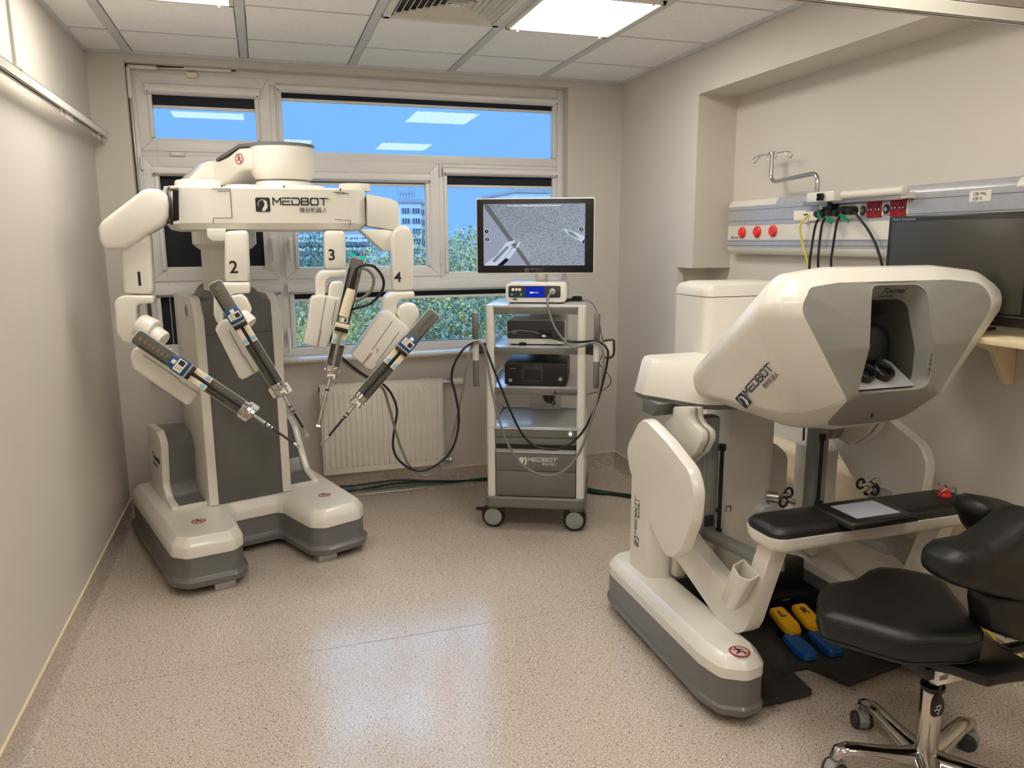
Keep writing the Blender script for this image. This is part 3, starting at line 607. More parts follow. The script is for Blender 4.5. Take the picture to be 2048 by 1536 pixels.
for t_ in (-.38, .38):
    b = B(); q = F(-.004, t_, -.01); lathe(b, [(.012, 0), (.011, .008), (.004, .012)], q-ax*.004, -ax, 12); out('status_light', b, emis('status_green', (.0, .62, .36), 1.0) if t_ < 0 else bpy.data.materials['status_green'], a3)
hub = trocar(a3, F, ax, sd, nn, plate=False)
E_ = ony(637, 850, -1.27)
t = thing('endoscope', 'beige endoscope with black cable on the arm marked 3', 'surgical tool', F(.5, 0, .02), GRP)
b = B(); prism(b, [F(.52, -.34, 0), F(.52, .34, 0), F(.57, .34, 0), F(.57, -.34, 0)], nn*.05); out('scope_block', b, LGREY, t, bev=.004)
b = B(); prism(b, [F(.525, -.28, .05), F(.525, .2, .05), F(.565, .2, .05), F(.565, -.28, .05)], nn*.001); out('name_plate', b, LABEL, t)
b = B(); prism(b, [F(.53, -.2, .051), F(.53, -.05, .051), F(.56, -.05, .051), F(.56, -.2, .051)], nn*.0006); out('print_square', b, PRINT, t)
b = B(); prism(b, [F(.575, -.52, 0), F(.575, .5, 0), F(.615, .5, 0), F(.615, -.52, 0)], nn*.055); out('scope_collar', b, CREAM, t, bev=.005)
b = B(); prism(b, [F(.618, -.5, 0), F(.618, .5, 0), F(.65, .5, 0), F(.65, -.5, 0)], nn*.045); out('coupling', b, BLACK, t, bev=.003)
q0, q1 = F(.27, -.05, .035), F(.515, .05, .035)
b = B(); lathe(b, [(.018, 0), (.021, .01), (.023, .05), (.023, (q1-q0).length)], q0, q1-q0, 24); out('camera_head', b, CREAM, t)
q2 = F(.09, -.08, .045); b = B(); tube(b, cr([q2, q2.lerp(q0, .5), q0], 5), .012, 12, rs=[.008+.006*k/10 for k in range(11)]); out('strain_relief', b, BLACK, t)
b = B(); cyl(b, F(.62, .02, .03), hub, .0085, n=16); cyl(b, hub, E_, .0085, n=16); out('scope_shaft', b, STEEL, t)
b = B(); q = hub.lerp(E_, .34); cyl(b, q, q+(E_-hub)*.035, .0089, n=16); out('depth_mark', b, BLACK, t)
b = B(); lathe(b, [(.0095, 0), (.0095, .008)], E_, E_-hub, 16); out('scope_lens', b, emis('scope_light', (1, .98, .92), 1.6), t)
SC_CAB = q2
# arm 4
a4 = arm('4', [(784, 475), (788, 462), (800, 452), (812, 450), (822, 458), (828, 474), (829, 580), (788, 582)], -1.06, (796, 564), .07)
slab('elbow_bracket', [(766, 610), (770, 596), (782, 585), (830, 583), (830, 597), (804, 599), (795, 606), (793, 640), (766, 640)], -1.08, .11, WHITE, a4, bev=.012)
slab('arm_joint', [(793, 627), (800, 611), (816, 604), (832, 608), (840, 622), (840, 634), (822, 662), (806, 652)], -1.10, .12, WHITE, a4, bev=.016)
slab('forearm_body', [(703, 711), (752, 641), (766, 624), (780, 621), (822, 660), (818, 668), (746, 742), (734, 737)], -1.135, .11, WHITE, a4, bev=.012)
amark(a4, [(784, 643), (748, 695), (744, 700)], -1.136); amark(a4, [(742, 708), (726, 728)], -1.136, .010, STEEL); amark(a4, [(798, 664), (752, 728)], -1.136); amark(a4, [(752, 697), (757, 700), (753, 705)], -1.136)
F, ax, sd, nn, ln, sf = rail(a4, (870, 625), (719, 798), YR-.02, YR-.04, .066, dict(col=COLR, slots=[(.15, .29, -.49, -.40), (.44, .985, -.06, .06), (.70, .90, -.47, -.40)], grid=(.07, .24), gm=GDK, pl=(.44, .62)))
for k in range(7): sf('contact', .68+k*.035, .69+k*.035, -.28, -.18, -.0005, .001, GOLD, a4, 0)
hub = trocar(a4, F, ax, sd, nn, plate=False)
instrument('surgical_instrument', 'blue-housed instrument on the arm marked 4, leaning before the radiator', F, ax, sd, nn, ln, (.285, .425), hub, (642, 891), -1.30, GRP, .42, .80)
# ================================================================== VISION CART
_c = R(-25); CX = Vector((math.cos(_c), math.sin(_c), 0)); CD = Vector((-math.sin(_c), math.cos(_c), 0)); CO = Vector((1.975, -.815, 0))
def Q(a, d, z): return CO+CX*a+CD*d+EZ*z
def onq(u, v, d=0): return onp(u, v, CO+CD*d, CD)
def qbox(b, a0, a1, d0, d1, z0, z1): return prism(b, [Q(a0, d0, z0), Q(a1, d0, z0), Q(a1, d1, z0), Q(a0, d1, z0)], EZ*(z1-z0))
def qrr(a0, a1, d0, d1, z, r): return [Q(p.x, p.y, z) for p in rpoly([Vector(q) for q in ((a0, d0), (a1, d0), (a1, d1), (a0, d1))], r, 5)]
CG = mat('cart_grey', (110, 108, 102), .42, var=.02)
cart = thing('equipment_cart', 'tall white and grey equipment cart on casters carrying a monitor', 'cart', Q(.275, .28, 0))
b = B(); loft(b, [qrr(-.006, .558, -.012, .572, .138, .05), qrr(-.012, .564, -.018, .578, .146, .05), qrr(-.012, .564, -.018, .578, .192, .05), qrr(-.006, .558, -.012, .572, .2, .05)]); out('cart_base', b, CG, cart, smooth=35)
for a0, a1 in ((.003, .05), (.506, .553)):
    b = B(); loft(b, [qrr(a0, a1, .0, .075, .2, .018), qrr(a0, a1, .0, .075, 1.286, .018)]); out('post', b, WHITE2, cart, smooth=35)
b = B(); qbox(b, .003, .012, .07, .55, .2, .60); out('side_panel', b, WHITE2, cart, bev=.003); b = B(); qbox(b, .544, .553, .07, .55, .2, .60); out('side_panel', b, WHITE2, cart, bev=.003)
b = B(); qbox(b, .012, .544, .54, .55, .2, .6); out('back_panel', b, CG, cart)
b = B(); qbox(b, .19, .39, .50, .54, .6, 1.29); out('rear_spine', b, WHITE2, cart, bev=.006)
for z0, z1, nm in ((1.240, 1.286, 'top_shelf'), (1.020, 1.056, 'shelf'), (.790, .829, 'shelf')):
    b = B(); qbox(b, .05, .506, .006, .026, z0, z1); fs = out('shelf_fascia', b, CG, cart, bev=.003)
    b = B(); qbox(b, .012 if z0 < 1.2 else .004, .544 if z0 < 1.2 else .552, .02 if z0 < 1.2 else .004, .52, z1-.012, z1+.002); sh = out(nm, b, TRAY, cart, bev=.004)
    if z0 > 1.2:
        for u in (1043, 1059, 1079, 1095):
            c = onq(u, 620, .0055); b = B(); lathe(b, [(.014, 0), (.014, .004), (.011, .005)], c, -CD, 18); out('knob', b, CG, fs)
    else:
        for a in (.018, .53):
            b = B(); qbox(b, a, a+.008, .08, .52, z1, z1+.03); out('shelf_edge', b, TRAY, cart, bev=.003)
p = onq(1106, 788, .0055); b = B(); prism(b, [p, p+CX*.022, p+CX*.011+EZ*.02], -CD*.001); out('warning_mark', b, PRINT, cart)
text('print_line', 'LOAD 15 kg MAXIMUM', onq(1114, 788, .0052), CX, EZ, .014, PRINT, cart)
# work top tray and drawers
b = B(); qbox(b, .012, .544, .0, .54, .592, .602); out('work_top', b, TRAY, cart, bev=.003)
b = B()
for q in ((.012, .544, .52, .54), (.012, .03, .0, .54), (.526, .544, .0, .54)): qbox(b, *q, .602, .614)
qbox(b, .03, .526, .0, .012, .602, .609); out('tray_rim', b, TRAY, cart, bev=.004)
def face(nm, z0, z1, d0=.004, m=CG, par=None, bev=.003):
    b = B(); qbox(b, .053, .504, d0, d0+.03, z0, z1); return out(nm, b, m, par or cart, bev=bev)
face('drawer', .548, .590); face('drawer', .508, .545); b = B(); qbox(b, .053, .504, .02, .05, .2, .60); out('cabinet_inside', b, BLACK, cart)
dr = face('drawer', .354, .455, .004); face('drawer', .204, .351, .004)
b = B(); prism(b, [Q(.053, .03, .486), Q(.504, .03, .486), Q(.504, .0, .458), Q(.053, .0, .458)], Q(0, .01, 0)-Q(0, 0, 0)); out('drawer_grip', b, LGREY, cart, bev=.002)
c = onq(1141, 868, .004); b = B(); lathe(b, [(.016, 0), (.016, .004), (.013, .006)], c, -CD, 24); pb = out('power_button', b, ALU, cart)
b = B(); lathe(b, [(.008, 0), (.008, .001)], c-CD*.006, -CD, 18); out('power_light', b, emis('white_led', (.85, .92, 1), 2.0), pb)
p = onq(1038.5, 929, .0035); medbot(p, CX, EZ, .042, LABEL, dr, icon=LABEL, iconbg=CG)
# casters
for a, d, in ((.03, .045), (.50, .03), (.06, .50), (.49, .50)):
    w = Q(a, d, .066); b = B(); lathe(b, [(.05, -.019), (.062, -.017), (.066, -.008), (.066, .008), (.062, .017), (.05, .019)], w, CD, 32); ti = out('caster', b, RUBBER, cart, smooth=50)
    b = B(); lathe(b, [(.050, 0), (.05, .002), (.046, .004)], w-CD*.019, -CD, 32); out('hub_disc', b, LGREY, ti)
    b = B(); cyl(b, w+EZ*.03, w+EZ*.08, .018); qbox(b, a-.03, a+.045, d-.022, d+.022, .118, .14); out('fork', b, CG, ti, bev=.004)
    b = B(); lathe(b, [(.06, -.022), (.07, -.02), (.07, .02), (.06, .022)], w+EZ*.006, CD, 20)
    bmesh.ops.delete(b, geom=[v for v in b.verts if v.co.z < w.z+.012], context='VERTS'); out('fender', b, BLACK, ti)
    if d < .1 and a < .1:
        b = B(); prism(b, [w+CX*-.06+EZ*.035, w+CX*-.1+EZ*.04, w+CX*-.1+EZ*.052, w+CX*-.055+EZ*.055], CD*-.03); out('brake_pedal', b, BLACK, ti, bev=.004)
# grab handles
for a, s in ((-.045, 1), (.612, -1)):
    for z0, z1, m, r_ in ((.845, .99, CG, .0165), (.99, 1.105, WHITE2, .018), (1.105, 1.25, CG, .0165)):
        b = B(); lathe(b, [(r_*.8, 0), (r_, .004), (r_, z1-z0-.004), (r_*.8, z1-z0)], Q(a, -.045, z0), EZ, 20); out('grab_handle', b, m, cart, smooth=40)
    b = B(); prism(b, [Q(a, -.045, 1.02), Q(a, -.03, 1.02), Q(.02 if s > 0 else .54, .06, 1.02), Q(.02 if s > 0 else .54, .03, 1.02)], EZ*.06); out('handle_bracket', b, DARK, cart, bev=.006)
# ------------------------------------------------------------------ monitor
_m = R(-22); MX = Vector((math.cos(_m), math.sin(_m), 0)); MN = Vector((math.sin(_m), -math.cos(_m), .0)); MO = Q(.27, .20, 1.6)
def onm(u, v, h=0): return onp(u, v, MO+MN*h, MN)
c4 = [onm(*q) for q in ((952, 400), (1190, 393), (1187, 545), (955, 548))]
mc = sum(c4, Vector())/4; mw = ((c4[1]-c4[0]).dot(MX)+(c4[2]-c4[3]).dot(MX))/2; mh = (c4[0].z+c4[1].z-c4[2].z-c4[3].z)/2
mon = thing('monitor', 'flat monitor on the equipment cart showing a camera view of instruments', 'monitor', (mc.x, mc.y, mc.z-mh/2))
def MP(a, z, h=0): return mc+MX*a+EZ*z+MN*h
def mrect(nm, a0, a1, z0, z1, h0, h1, m, par=mon, bev=.003, r=0):
    b = B(); P = [Vector((a0, z0)), Vector((a1, z0)), Vector((a1, z1)), Vector((a0, z1))]
    if r: P = rpoly(P, r, 4)
    prism(b, [MP(p.x, p.y, h0) for p in P], MN*(h1-h0)); return out(nm, b, m, par, bev=bev)
mrect('back_housing', -mw/2-.002, mw/2+.002, -mh/2-.002, mh/2+.002, -.045, -.0015, WHITE2, r=.012, bev=.004)
bz = mrect('bezel', -mw/2+.003, mw/2-.003, -mh/2+.003, mh/2-.003, -.004, 0, BLACK, r=.008, bev=.001)
sx0, sx1 = (onm(967, 470)-mc).dot(MX), (onm(1170, 470)-mc).dot(MX); sz1 = (onm(1068, 407.5)-mc).z; sz0 = (onm(1068, 531)-mc).z
def screen_mat():
    m = bpy.data.materials.new('screen_picture'); m.use_nodes = True; t = m.node_tree; t.nodes.clear(); N = t.nodes.new
    o = N('ShaderNodeOutputMaterial'); e = N('ShaderNodeEmission'); tc_ = N('ShaderNodeTexCoord'); n = N('ShaderNodeTexNoise'); n.inputs['Scale'].default_value = 260; n.inputs['Detail'].default_value = 2
    r_ = N('ShaderNodeValToRGB'); r_.color_ramp.elements[0].position = .3; r_.color_ramp.elements[0].color = lin((86, 96, 112)); r_.color_ramp.elements[1].position = .7; r_.color_ramp.elements[1].color = lin((186, 194, 206))
    n2 = N('ShaderNodeTexNoise'); n2.inputs['Scale'].default_value = 3; mm = N('ShaderNodeMapRange'); mm.inputs['To Min'].default_value = .65; mm.inputs['To Max'].default_value = 1.25
    t.links.new(tc_.outputs['Object'], n.inputs['Vector']); t.links.new(tc_.outputs['Object'], n2.inputs['Vector']); t.links.new(n.outputs['Fac'], r_.inputs[0]); t.links.new(r_.outputs[0], e.inputs[0])
    t.links.new(n2.outputs['Fac'], mm.inputs['Value']); t.links.new(mm.outputs[0], e.inputs[1]); t.links.new(e.outputs[0], o.inputs[0]); return m
scr = mrect('screen', sx0, sx1, sz0, sz1, -.001, .0006, screen_mat(), bev=0)
def spoly(nm, pts, h, m):
    b = B(); prism(b, [MP((onm(u, v)-mc).dot(MX), (onm(u, v)-mc).z, h) for u, v in pts], MN*.0003); return out(nm, b, m, scr)
def E_(nm, c, s=1): return emis(nm, lin(c), s)
S_WALL = E_('screen_wall', (152, 158, 178)); S_STRIP = E_('screen_strip', (104, 104, 104)); S_STEEL = E_('screen_steel', (196, 206, 222)); S_DK = E_('screen_dark', (18, 22, 30)); S_MID = E_('screen_mid', (120, 130, 146)); S_W = E_('screen_white', (240, 244, 250), 1.0)
spoly('screen_picture', [(967, 410), (972, 420), (1056, 531), (969, 531)], .0007, S_WALL)
spoly('screen_picture', [(967, 409), (976, 409), (1062, 530), (1054, 531), (972, 420)], .001, S_STRIP)
spoly('screen_picture', [(972, 527), (994, 510), (1012, 485), (1031, 480), (1030, 485), (1018, 492), (1026, 492), (1002, 525), (996, 531), (970, 531)], .0013, S_STEEL)
spoly('screen_picture', [(984, 522), (1014, 492), (1018, 495), (990, 525)], .0016, S_MID)
spoly('screen_picture', [(994, 531), (1014, 515), (1020, 517), (1006, 531)], .0016, S_DK)
spoly('screen_picture', [(1010, 515), (1027, 495), (1034, 498), (1018, 519)], .0018, S_STEEL)
spoly('screen_picture', [(1031, 494), (1040, 482), (1041, 484), (1035, 496)], .0018, S_STEEL)
spoly('screen_picture', [(1124, 457), (1134, 459), (1150, 464), (1169, 472), (1169, 488), (1160, 482), (1136, 469), (1130, 462)], .0013, S_STEEL)
spoly('screen_picture', [(1133, 461), (1146, 465), (1160, 478), (1140, 470)], .0016, S_MID); spoly('screen_picture', [(1164, 484), (1169, 478), (1169, 488)], .0017, S_DK)
for u, v, s in ((973.5, 463, '1'), (974.5, 479, '2'), (1162.5, 459, '4')):
    cpt = onm(u, v); k = MP((cpt-mc).dot(MX), cpt.z-mc.z, .0020); b = B(); lathe(b, [(.0135, 0), (.0135, .0003)], k, MN, 24); out('screen_icon', b, S_W, scr)
    b = B(); lathe(b, [(.0115, .0003), (.0115, .0006)], k, MN, 24); out('screen_icon', b, S_DK, scr)
    text('screen_number', s, k+MN*.0007-EZ*.006, MX, EZ, .018, S_W, scr, align='CENTER', thick=.0003)
text('screen_caption', 'No. 2, 4 arms are finishing repositioning, move the instruments out', onm(1068, 412)+MN*.0016, MX, EZ, .0108, S_W, scr, align='CENTER', bold=.0003, thick=.0003)
b = B(); k = onm(1146, 525)+MN*.001; lathe(b, [(.006, 0), (.006, .0003)], k, MN, 16); out('screen_icon', b, S_MID, scr)
medbot(onm(1050, 543.5)+MN*.0006, MX, EZ, .021, GREY2, bz, icon=GREY2, iconbg=BLACK)
b = B(); tube(b, [MP(.03, -mh/2+.03, -.04), MP(.03, -mh/2-.03, -.09), Q(.29, .40, 1.29)], .032, 14); tube(b, [MP(.03, -.06, -.05), MP(.03, -.12, -.11), Q(.29, .40, 1.36), Q(.29, .40, 1.289)], .028, 12); out('monitor_stand', b, WHITE2, mon)
# ------------------------------------------------------------------ devices on the shelves
def device(nm, lab, a0, a1, d0, d1, z0, z1, m, r, cat='device'):
    t = thing(nm, lab, cat, Q((a0+a1)/2, (d0+d1)/2, z0))
    P = rpoly([Vector((a0, z0+.008)), Vector((a1, z0+.008)), Vector((a1, z1)), Vector((a0, z1))], r, 4)
    b = B(); prism(b, [Q(p.x, d0, p.y) for p in P], CD*(d1-d0)); out('casing', b, m, t, bev=.003, smooth=40)
    for a in (a0+.03, a1-.03):
        for d in (d0+.04, d1-.04): b = B(); cyl(b, Q(a, d, z0), Q(a, d, z0+.01), .012, n=12); out('foot', b, RUBBER, t)
    return t
def qface(nm, a0, a1, d, z0, z1, th, m, par, r=.006, bev=.001):
    b = B(); prism(b, [Q(p.x, d, p.y) for p in rpoly([Vector((a0, z0)), Vector((a1, z0)), Vector((a1, z1)), Vector((a0, z1))], r, 3)], -CD*th); return out(nm, b, m, par, bev=bev)
def qdisc(nm, a, d, z, r, th, m, par): b = B(); lathe(b, [(r, 0), (r, th)], Q(a, d, z), -CD, 20); return out(nm, b, m, par)
def loc(u, v, d): p = onq(u, v, d)-CO; return p.dot(CX), p.z
D0 = .10; a0, zt = loc(1011, 566, D0); a1, _ = loc(1133, 566, D0)
ls = device('light_source', 'white rounded light source unit with a blue screen, on top of the cart', a0, a1, D0, D0+.30, 1.288, zt, WHITE2, .028)
f0, f1 = loc(1017, 571.5, D0), loc(1121, 595.5, D0); fp = qface('front_panel', f0[0], f1[0], D0, f1[1], f0[1], .003, DARK, ls, .01)
g0, g1 = loc(1051, 573, D0), loc(1089, 595, D0); qface('blue_screen', g0[0], g1[0], D0-.003, g1[1], g0[1], .0008, emis('blue_display', (.01, .025, .36), 1.0), ls, .001, 0)
g0 = loc(1060, 586.5, D0); qface('screen_bar', g0[0], g0[0]+.018, D0-.0038, g0[1], g0[1]+.008, .0004, S_W, ls, .001, 0); qface('screen_bar', g0[0]+.02, g0[0]+.048, D0-.0038, g0[1], g0[1]+.008, .0004, E_('screen_blue', (120, 140, 230)), ls, .001, 0)
for u, v, r_, m in ((1026, 579, .008, LABEL), (1033, 579, .008, LABEL), (1039.5, 579, .008, LABEL)): g = loc(u, v, D0); qdisc('socket', g[0], D0-.003, g[1], r_, .002, m, ls)
for u in (1024, 1042): g = loc(u, 589, D0); qdisc('indicator', g[0], D0-.003, g[1], .006, .002, emis('teal_led', (.02, .35, .5), 1.0) if u == 1024 else bpy.data.materials['teal_led'], ls)
g = loc(1030, 598.5, D0); qface('green_tag', g[0]-.012, g[0]+.012, D0, g[1]-.004, g[1]+.004, .002, DGREEN, ls, .001, 0)
g = loc(1105, 583, D0); b = B(); lathe(b, [(.017, 0), (.017, .012), (.012, .014)], Q(g[0], D0-.003, g[1]), -CD, 22); out('light_port', b, ALU, ls); LPORT = Q(g[0], D0-.016, g[1])
D1 = .08; a0, zt = loc(1013.5, 640.5, D1); a1, _ = loc(1130, 640, D1)
cu = device('camera_control_unit', 'white boxed camera control unit with a dark grey front, second shelf of the cart', a0, a1, D1, D1+.36, 1.058, zt, WHITE2, .014)
f0, f1 = loc(1014.5, 641, D1), loc(1129, 678, D1); qface('front_panel', f0[0], f1[0], D1, f1[1], f0[1], .004, DARK, cu, .012)
g = loc(1029, 664, D1); qdisc('button', g[0], D1-.004, g[1], .012, .002, GREY, cu)
g0, g1 = loc(1076, 657, D1), loc(1103, 676, D1); qface('socket', g0[0], g1[0], D1-.004, g1[1], g0[1], .006, BLACK, cu, .008)
g = loc(1113, 660, D1); qdisc('indicator', g[0], D1-.004, g[1], .003, .001, LABEL, cu); g = loc(1089, 671, D1); qface('plug', g[0]-.012, g[0]+.014, D1-.01, g[1]-.006, g[1]+.006, .014, LABEL, cu, .003)
D2 = .06; a0, zt = loc(1009, 726, D2); a1, _ = loc(1134, 727, D2)
ins_ = device('insufflator', 'black glossy insufflator box on the third shelf of the cart', a0, a1, D2, D2+.34, .831, zt, DARK, .008)
f0, f1 = loc(1010, 727, D2), loc(1133, 769, D2); qface('front_panel', f0[0], f1[0], D2, f1[1], f0[1], .004, BLACK, ins_, .008)
g0, g1 = loc(1044, 731, D2), loc(1086, 764, D2); qface('display', g0[0], g1[0], D2-.004, g1[1], g0[1], .001, DARK, ins_, .002); g0, g1 = loc(1048, 738, D2), loc(1082, 761, D2); qface('display_glass', g0[0], g1[0], D2-.005, g1[1], g0[1], .0008, BLACK, ins_, .002)
for u, v, r_ in ((1021, 760, .010), (1121, 758, .013), (1121, 758, .009)): g = loc(u, v, D2); qdisc('knob', g[0], D2-.004-(.004 if r_ == .009 else 0), g[1], r_, .005, LGREY if r_ != .013 else GREY, ins_)
text('print_line', 'insufflator', onq(1018, 738, D2-.0045), CX, EZ, .010, LGREY, ins_)
# small black puck and cord on the cart top
p = onz(1154, 601, 1.289); b = B(); lathe(b, [(.026, 0), (.03, .006), (.03, .02), (.024, .026)], (p.x, p.y, 1.288), EZ, 26); out('coiled_cap', b, RUBBER, label='round black cap lying on the cart top beside the light source', cat='cap')
p = onz(1137, 602, 1.289); b = B(); loft(b, [[p+Vector((x*k, y*k, z)) for x, y in ((-.03, -.012), (.028, -.016), (.034, .008), (-.02, .014))] for k, z in ((.9, -.001), (1, .006), (.7, .016))]); out('cable_clip', b, BLACK, label='small black clip lying between light source and round cap', cat='clip')
p = onz(1046, 690, 1.058); b = B(); lathe(b, [(.02, 0), (.026, .006), (.026, .014), (.014, .02)], (p.x, p.y, 1.0575), EZ, 20); out('lens_cap', b, BLACK, label='black lens cap lying before the camera control unit', cat='cap')
hk = onq(1098, 797, .12); b = B(); lathe(b, [(.035, 0), (.038, .01), (.03, .04), (.012, .055)], (hk.x, hk.y, .778), (0, 0, -1), 18); tube(b, [hk+EZ*-.02, hk+CX*.03+EZ*-.035, hk+CX*.035+EZ*-.015], .006, 8); out('cable_holder', b, BLACK, cart)
# white box hung on the right handle
p = onq(1214, 695, -.02); t = thing('pump_module', 'small white boxed module with black loop on the right cart handle', 'module', p-EZ*.04)
b = B(); prism(b, [p+CX*x+EZ*z for x, z in ((-.03, .035), (.028, .035), (.032, -.045), (-.026, -.045))], CD*.05); out('casing', b, WHITE2, t, bev=.005)
b = B(); tube(b, cr([p+CX*-.025+EZ*.035, p+CX*.03+EZ*.042, p+CX*.037+EZ*.02, p+CX*.037+EZ*-.035, p+CX*.02+EZ*-.055, p+CX*-.01+EZ*-.055], 4), .0055, 8); out('loop', b, BLACK, t)
# ================================================================== RADIATOR
rad_ = thing('radiator', 'white ribbed panel radiator under the window', 'radiator', (1.507, -.07, .19))
RX0, RX1, RZ0, RZ1, RY = 1.124, 1.89, .19, .757, -.1
b = B(); box(b, RX0, RX1, RY+.006, RY+.02, RZ0, RZ1); box(b, RX0, RX1, -.045, -.035, RZ0, RZ1); out('panel', b, RADI, rad_, bev=.003)
n_ = 23; pw = (RX1-RX0)/n_
for k in range(n_):
    x0 = RX0+pw*(k+.16); x1 = RX0+pw*(k+.84)
    b = B(); o_ = [(x0, RZ0+.035), (x1, RZ0+.035), (x1, RZ1-.035), (x0, RZ1-.035)]; i_ = [(x0+.006, RZ0+.05), (x1-.006, RZ0+.05), (x1-.006, RZ1-.05), (x0+.006, RZ1-.05)]
    loft(b, [[(x, RY+.007, z) for x, z in o_], [(x, RY-.004, z) for x, z in i_]]); out('rib', b, RADI, rad_, bev=.002, seg=1)
b = B(); box(b, RX0-.002, RX1+.002, RY+.004, -.033, RZ1-.002, RZ1+.006); out('top_grille', b, RADI, rad_, bev=.003)
for x in (RX0-.003, RX1): b = B(); box(b, x, x+.003, RY+.006, -.035, RZ0, RZ1); out('side_cover', b, RADI, rad_)
for x in (RX0+.14, RX1-.16): b = B(); box(b, x-.02, x+.02, -.04, -.002, .25, .7); out('bracket', b, RADI, rad_)
for x in (1.2, 1.80): b = B(); lathe(b, [(.008, 0), (.008, .012), (.005, .014)], (x, RY+.03, RZ1+.004), EZ, 12); out('clip', b, RADI, rad_)
b = B(); cyl(b, (1.89, -.07, .735), (1.955, -.07, .735), .012); cyl(b, (1.945, -.07, .735), (1.945, -.002, .735), .012); cyl(b, (1.9, -.07, .735), (1.925, -.07, .735), .019, n=6); vb = out('valve_body', b, ALU, rad_)
b = B(); lathe(b, [(.014, 0), (.022, .004), (.024, .012), (.024, .07), (.018, .08)], (1.955, -.07, .735), (1, 0, 0), 22); out('thermostat_head', b, WHITE2, rad_)
b = B(); cyl(b, (1.89, -.07, .212), (1.93, -.07, .212), .012); lathe(b, [(.02, 0), (.024, .006), (.024, .02), (.016, .026)], (1.925, -.07, .212), (1, 0, 0), 16); cyl(b, (1.92, -.07, .212), (1.92, -.002, .212), .012); out('lower_valve', b, ALU, rad_)
b = B(); cyl(b, (1.115, -.07, .735), (1.124, -.07, .735), .014); out('plug', b, GASK, rad_)
# ================================================================== CABLES
def cable(nm, lab, pts, r, m, grp=None, k=8, cat='cable'):
    b = B(); tube(b, cr(pts, k), r, 8); return out(nm, b, m, label=lab, cat=cat, group=grp, smooth=60)
def Y_(u, v, y): return ony(u, v, y)
hl = Q(-.045, -.065, 0); hr = Q(.612, -.07, 0)
# endoscope cables: loop at the scope head, behind the rails, over the left handle, across the cart front, to the right handle
cable('scope_cable', 'black cable from the endoscope, over both cart handles, sagging lower than none', [SC_CAB+Vector((0, 0, .0)), Y_(725, 531, -1.26), Y_(748, 533, -1.25), Y_(766, 557, -1.24), Y_(764, 582, -1.24), Y_(742, 606, -1.235), Y_(708, 618, -1.22), Y_(685, 628, -1.14), Y_(664, 655, -1.05), Y_(665, 690, -1.05), Y_(685, 716, -1.06), Y_(725, 748, -1.05), Y_(765, 768, -1.02),
    Y_(785, 792, -.98), Y_(794, 822, -.95), Y_(789, 856, -.92), Y_(786, 892, -.9), Y_(796, 918, -.9), Y_(822, 938, -.9), Y_(852, 940, -.9), Y_(886, 920, -.9), Y_(908, 890, -.9), Y_(918, 840, -.9), Y_(911, 790, -.9), Y_(903, 755, -.9), Y_(910, 725, -.9), Y_(928, 697, -.9), onq(948, 685, -.07), onq(960, 685, -.075), onq(972, 699, -.08), onq(990, 745, -.1), onq(1012, 800, -.12), onq(1035, 852, -.13), onq(1058, 884, -.13), onq(1090, 898, -.13), onq(1130, 894, -.13), onq(1165, 864, -.13), onq(1190, 815, -.12), onq(1207, 760, -.11), onq(1216, 712, -.1), onq(1212, 695, -.095), onq(1200, 684, -.09), onq(1187, 682, -.075), onq(1160, 684, -.02), onq(1130, 682, .0), onq(1105, 676, .03), onq(1089, 668, .07)], .0065, BLACK, k=5)
bpy.data.objects['scope_cable']['label'] = 'black cable looping from the endoscope, over both cart handles, to the dark-fronted unit'
cable('light_cable', 'grey cable looping from the endoscope, over both cart handles, to the white light source', [Y_(717, 536, -1.24), Y_(735, 540, -1.25), Y_(747, 556, -1.245), Y_(744, 578, -1.24), Y_(728, 594, -1.235), Y_(708, 604, -1.22), Y_(690, 616, -1.13), Y_(666, 640, -1.04), Y_(660, 670, -1.04), Y_(670, 705, -1.05), Y_(700, 734, -1.05), Y_(745, 764, -1.02), Y_(766, 778, -.99),
    Y_(776, 806, -.96), Y_(788, 850, -.93), Y_(800, 890, -.9), Y_(815, 925, -.89), Y_(832, 945, -.88), Y_(850, 952, -.88), Y_(872, 945, -.88), Y_(889, 922, -.88), Y_(908, 860, -.88), Y_(924, 790, -.88), Y_(934, 730, -.88), onq(943, 694, -.065), onq(952, 686, -.09), onq(965, 690, -.095), onq(974, 720, -.1), onq(984, 780, -.12), onq(1000, 845, -.14), onq(1022, 900, -.15), onq(1050, 934, -.15), onq(1090, 951, -.15), onq(1128, 942, -.15), onq(1158, 906, -.14), onq(1180, 850, -.13), onq(1196, 790, -.12), onq(1206, 735, -.11), onq(1206, 700, -.1), onq(1197, 688, -.09), onq(1182, 686, -.08), onq(1165, 692, -.05), onq(1145, 694, -.04), onq(1126, 678, -.03), onq(1110, 655, -.02), onq(1100, 630, -.01), onq(1095, 605, .0), onq(1097, 592, .04), LPORT], .0068, GCAB, k=5)
cable('thin_wire', 'thin black wire trailing down from the cart top beside the right handle', [onz(1163, 601, 1.291), onq(1180, 603, .09), onq(1193, 622, .02), onq(1200, 652, .0), onq(1206, 700, -.0), onq(1199, 728, .0), onq(1216, 748, .0), onq(1222, 765, .0), onq(1206, 780, .02), onq(1174, 789, .05)], .0022, BLACK)
cable('thin_wire', 'thin white wire lying across the dark front of the camera control unit', [onq(1003, 672, .06), onq(1020, 664, .055), onq(1040, 661, .055), onq(1062, 663, .06), onq(1080, 668, .066)], .0018, LGREY)
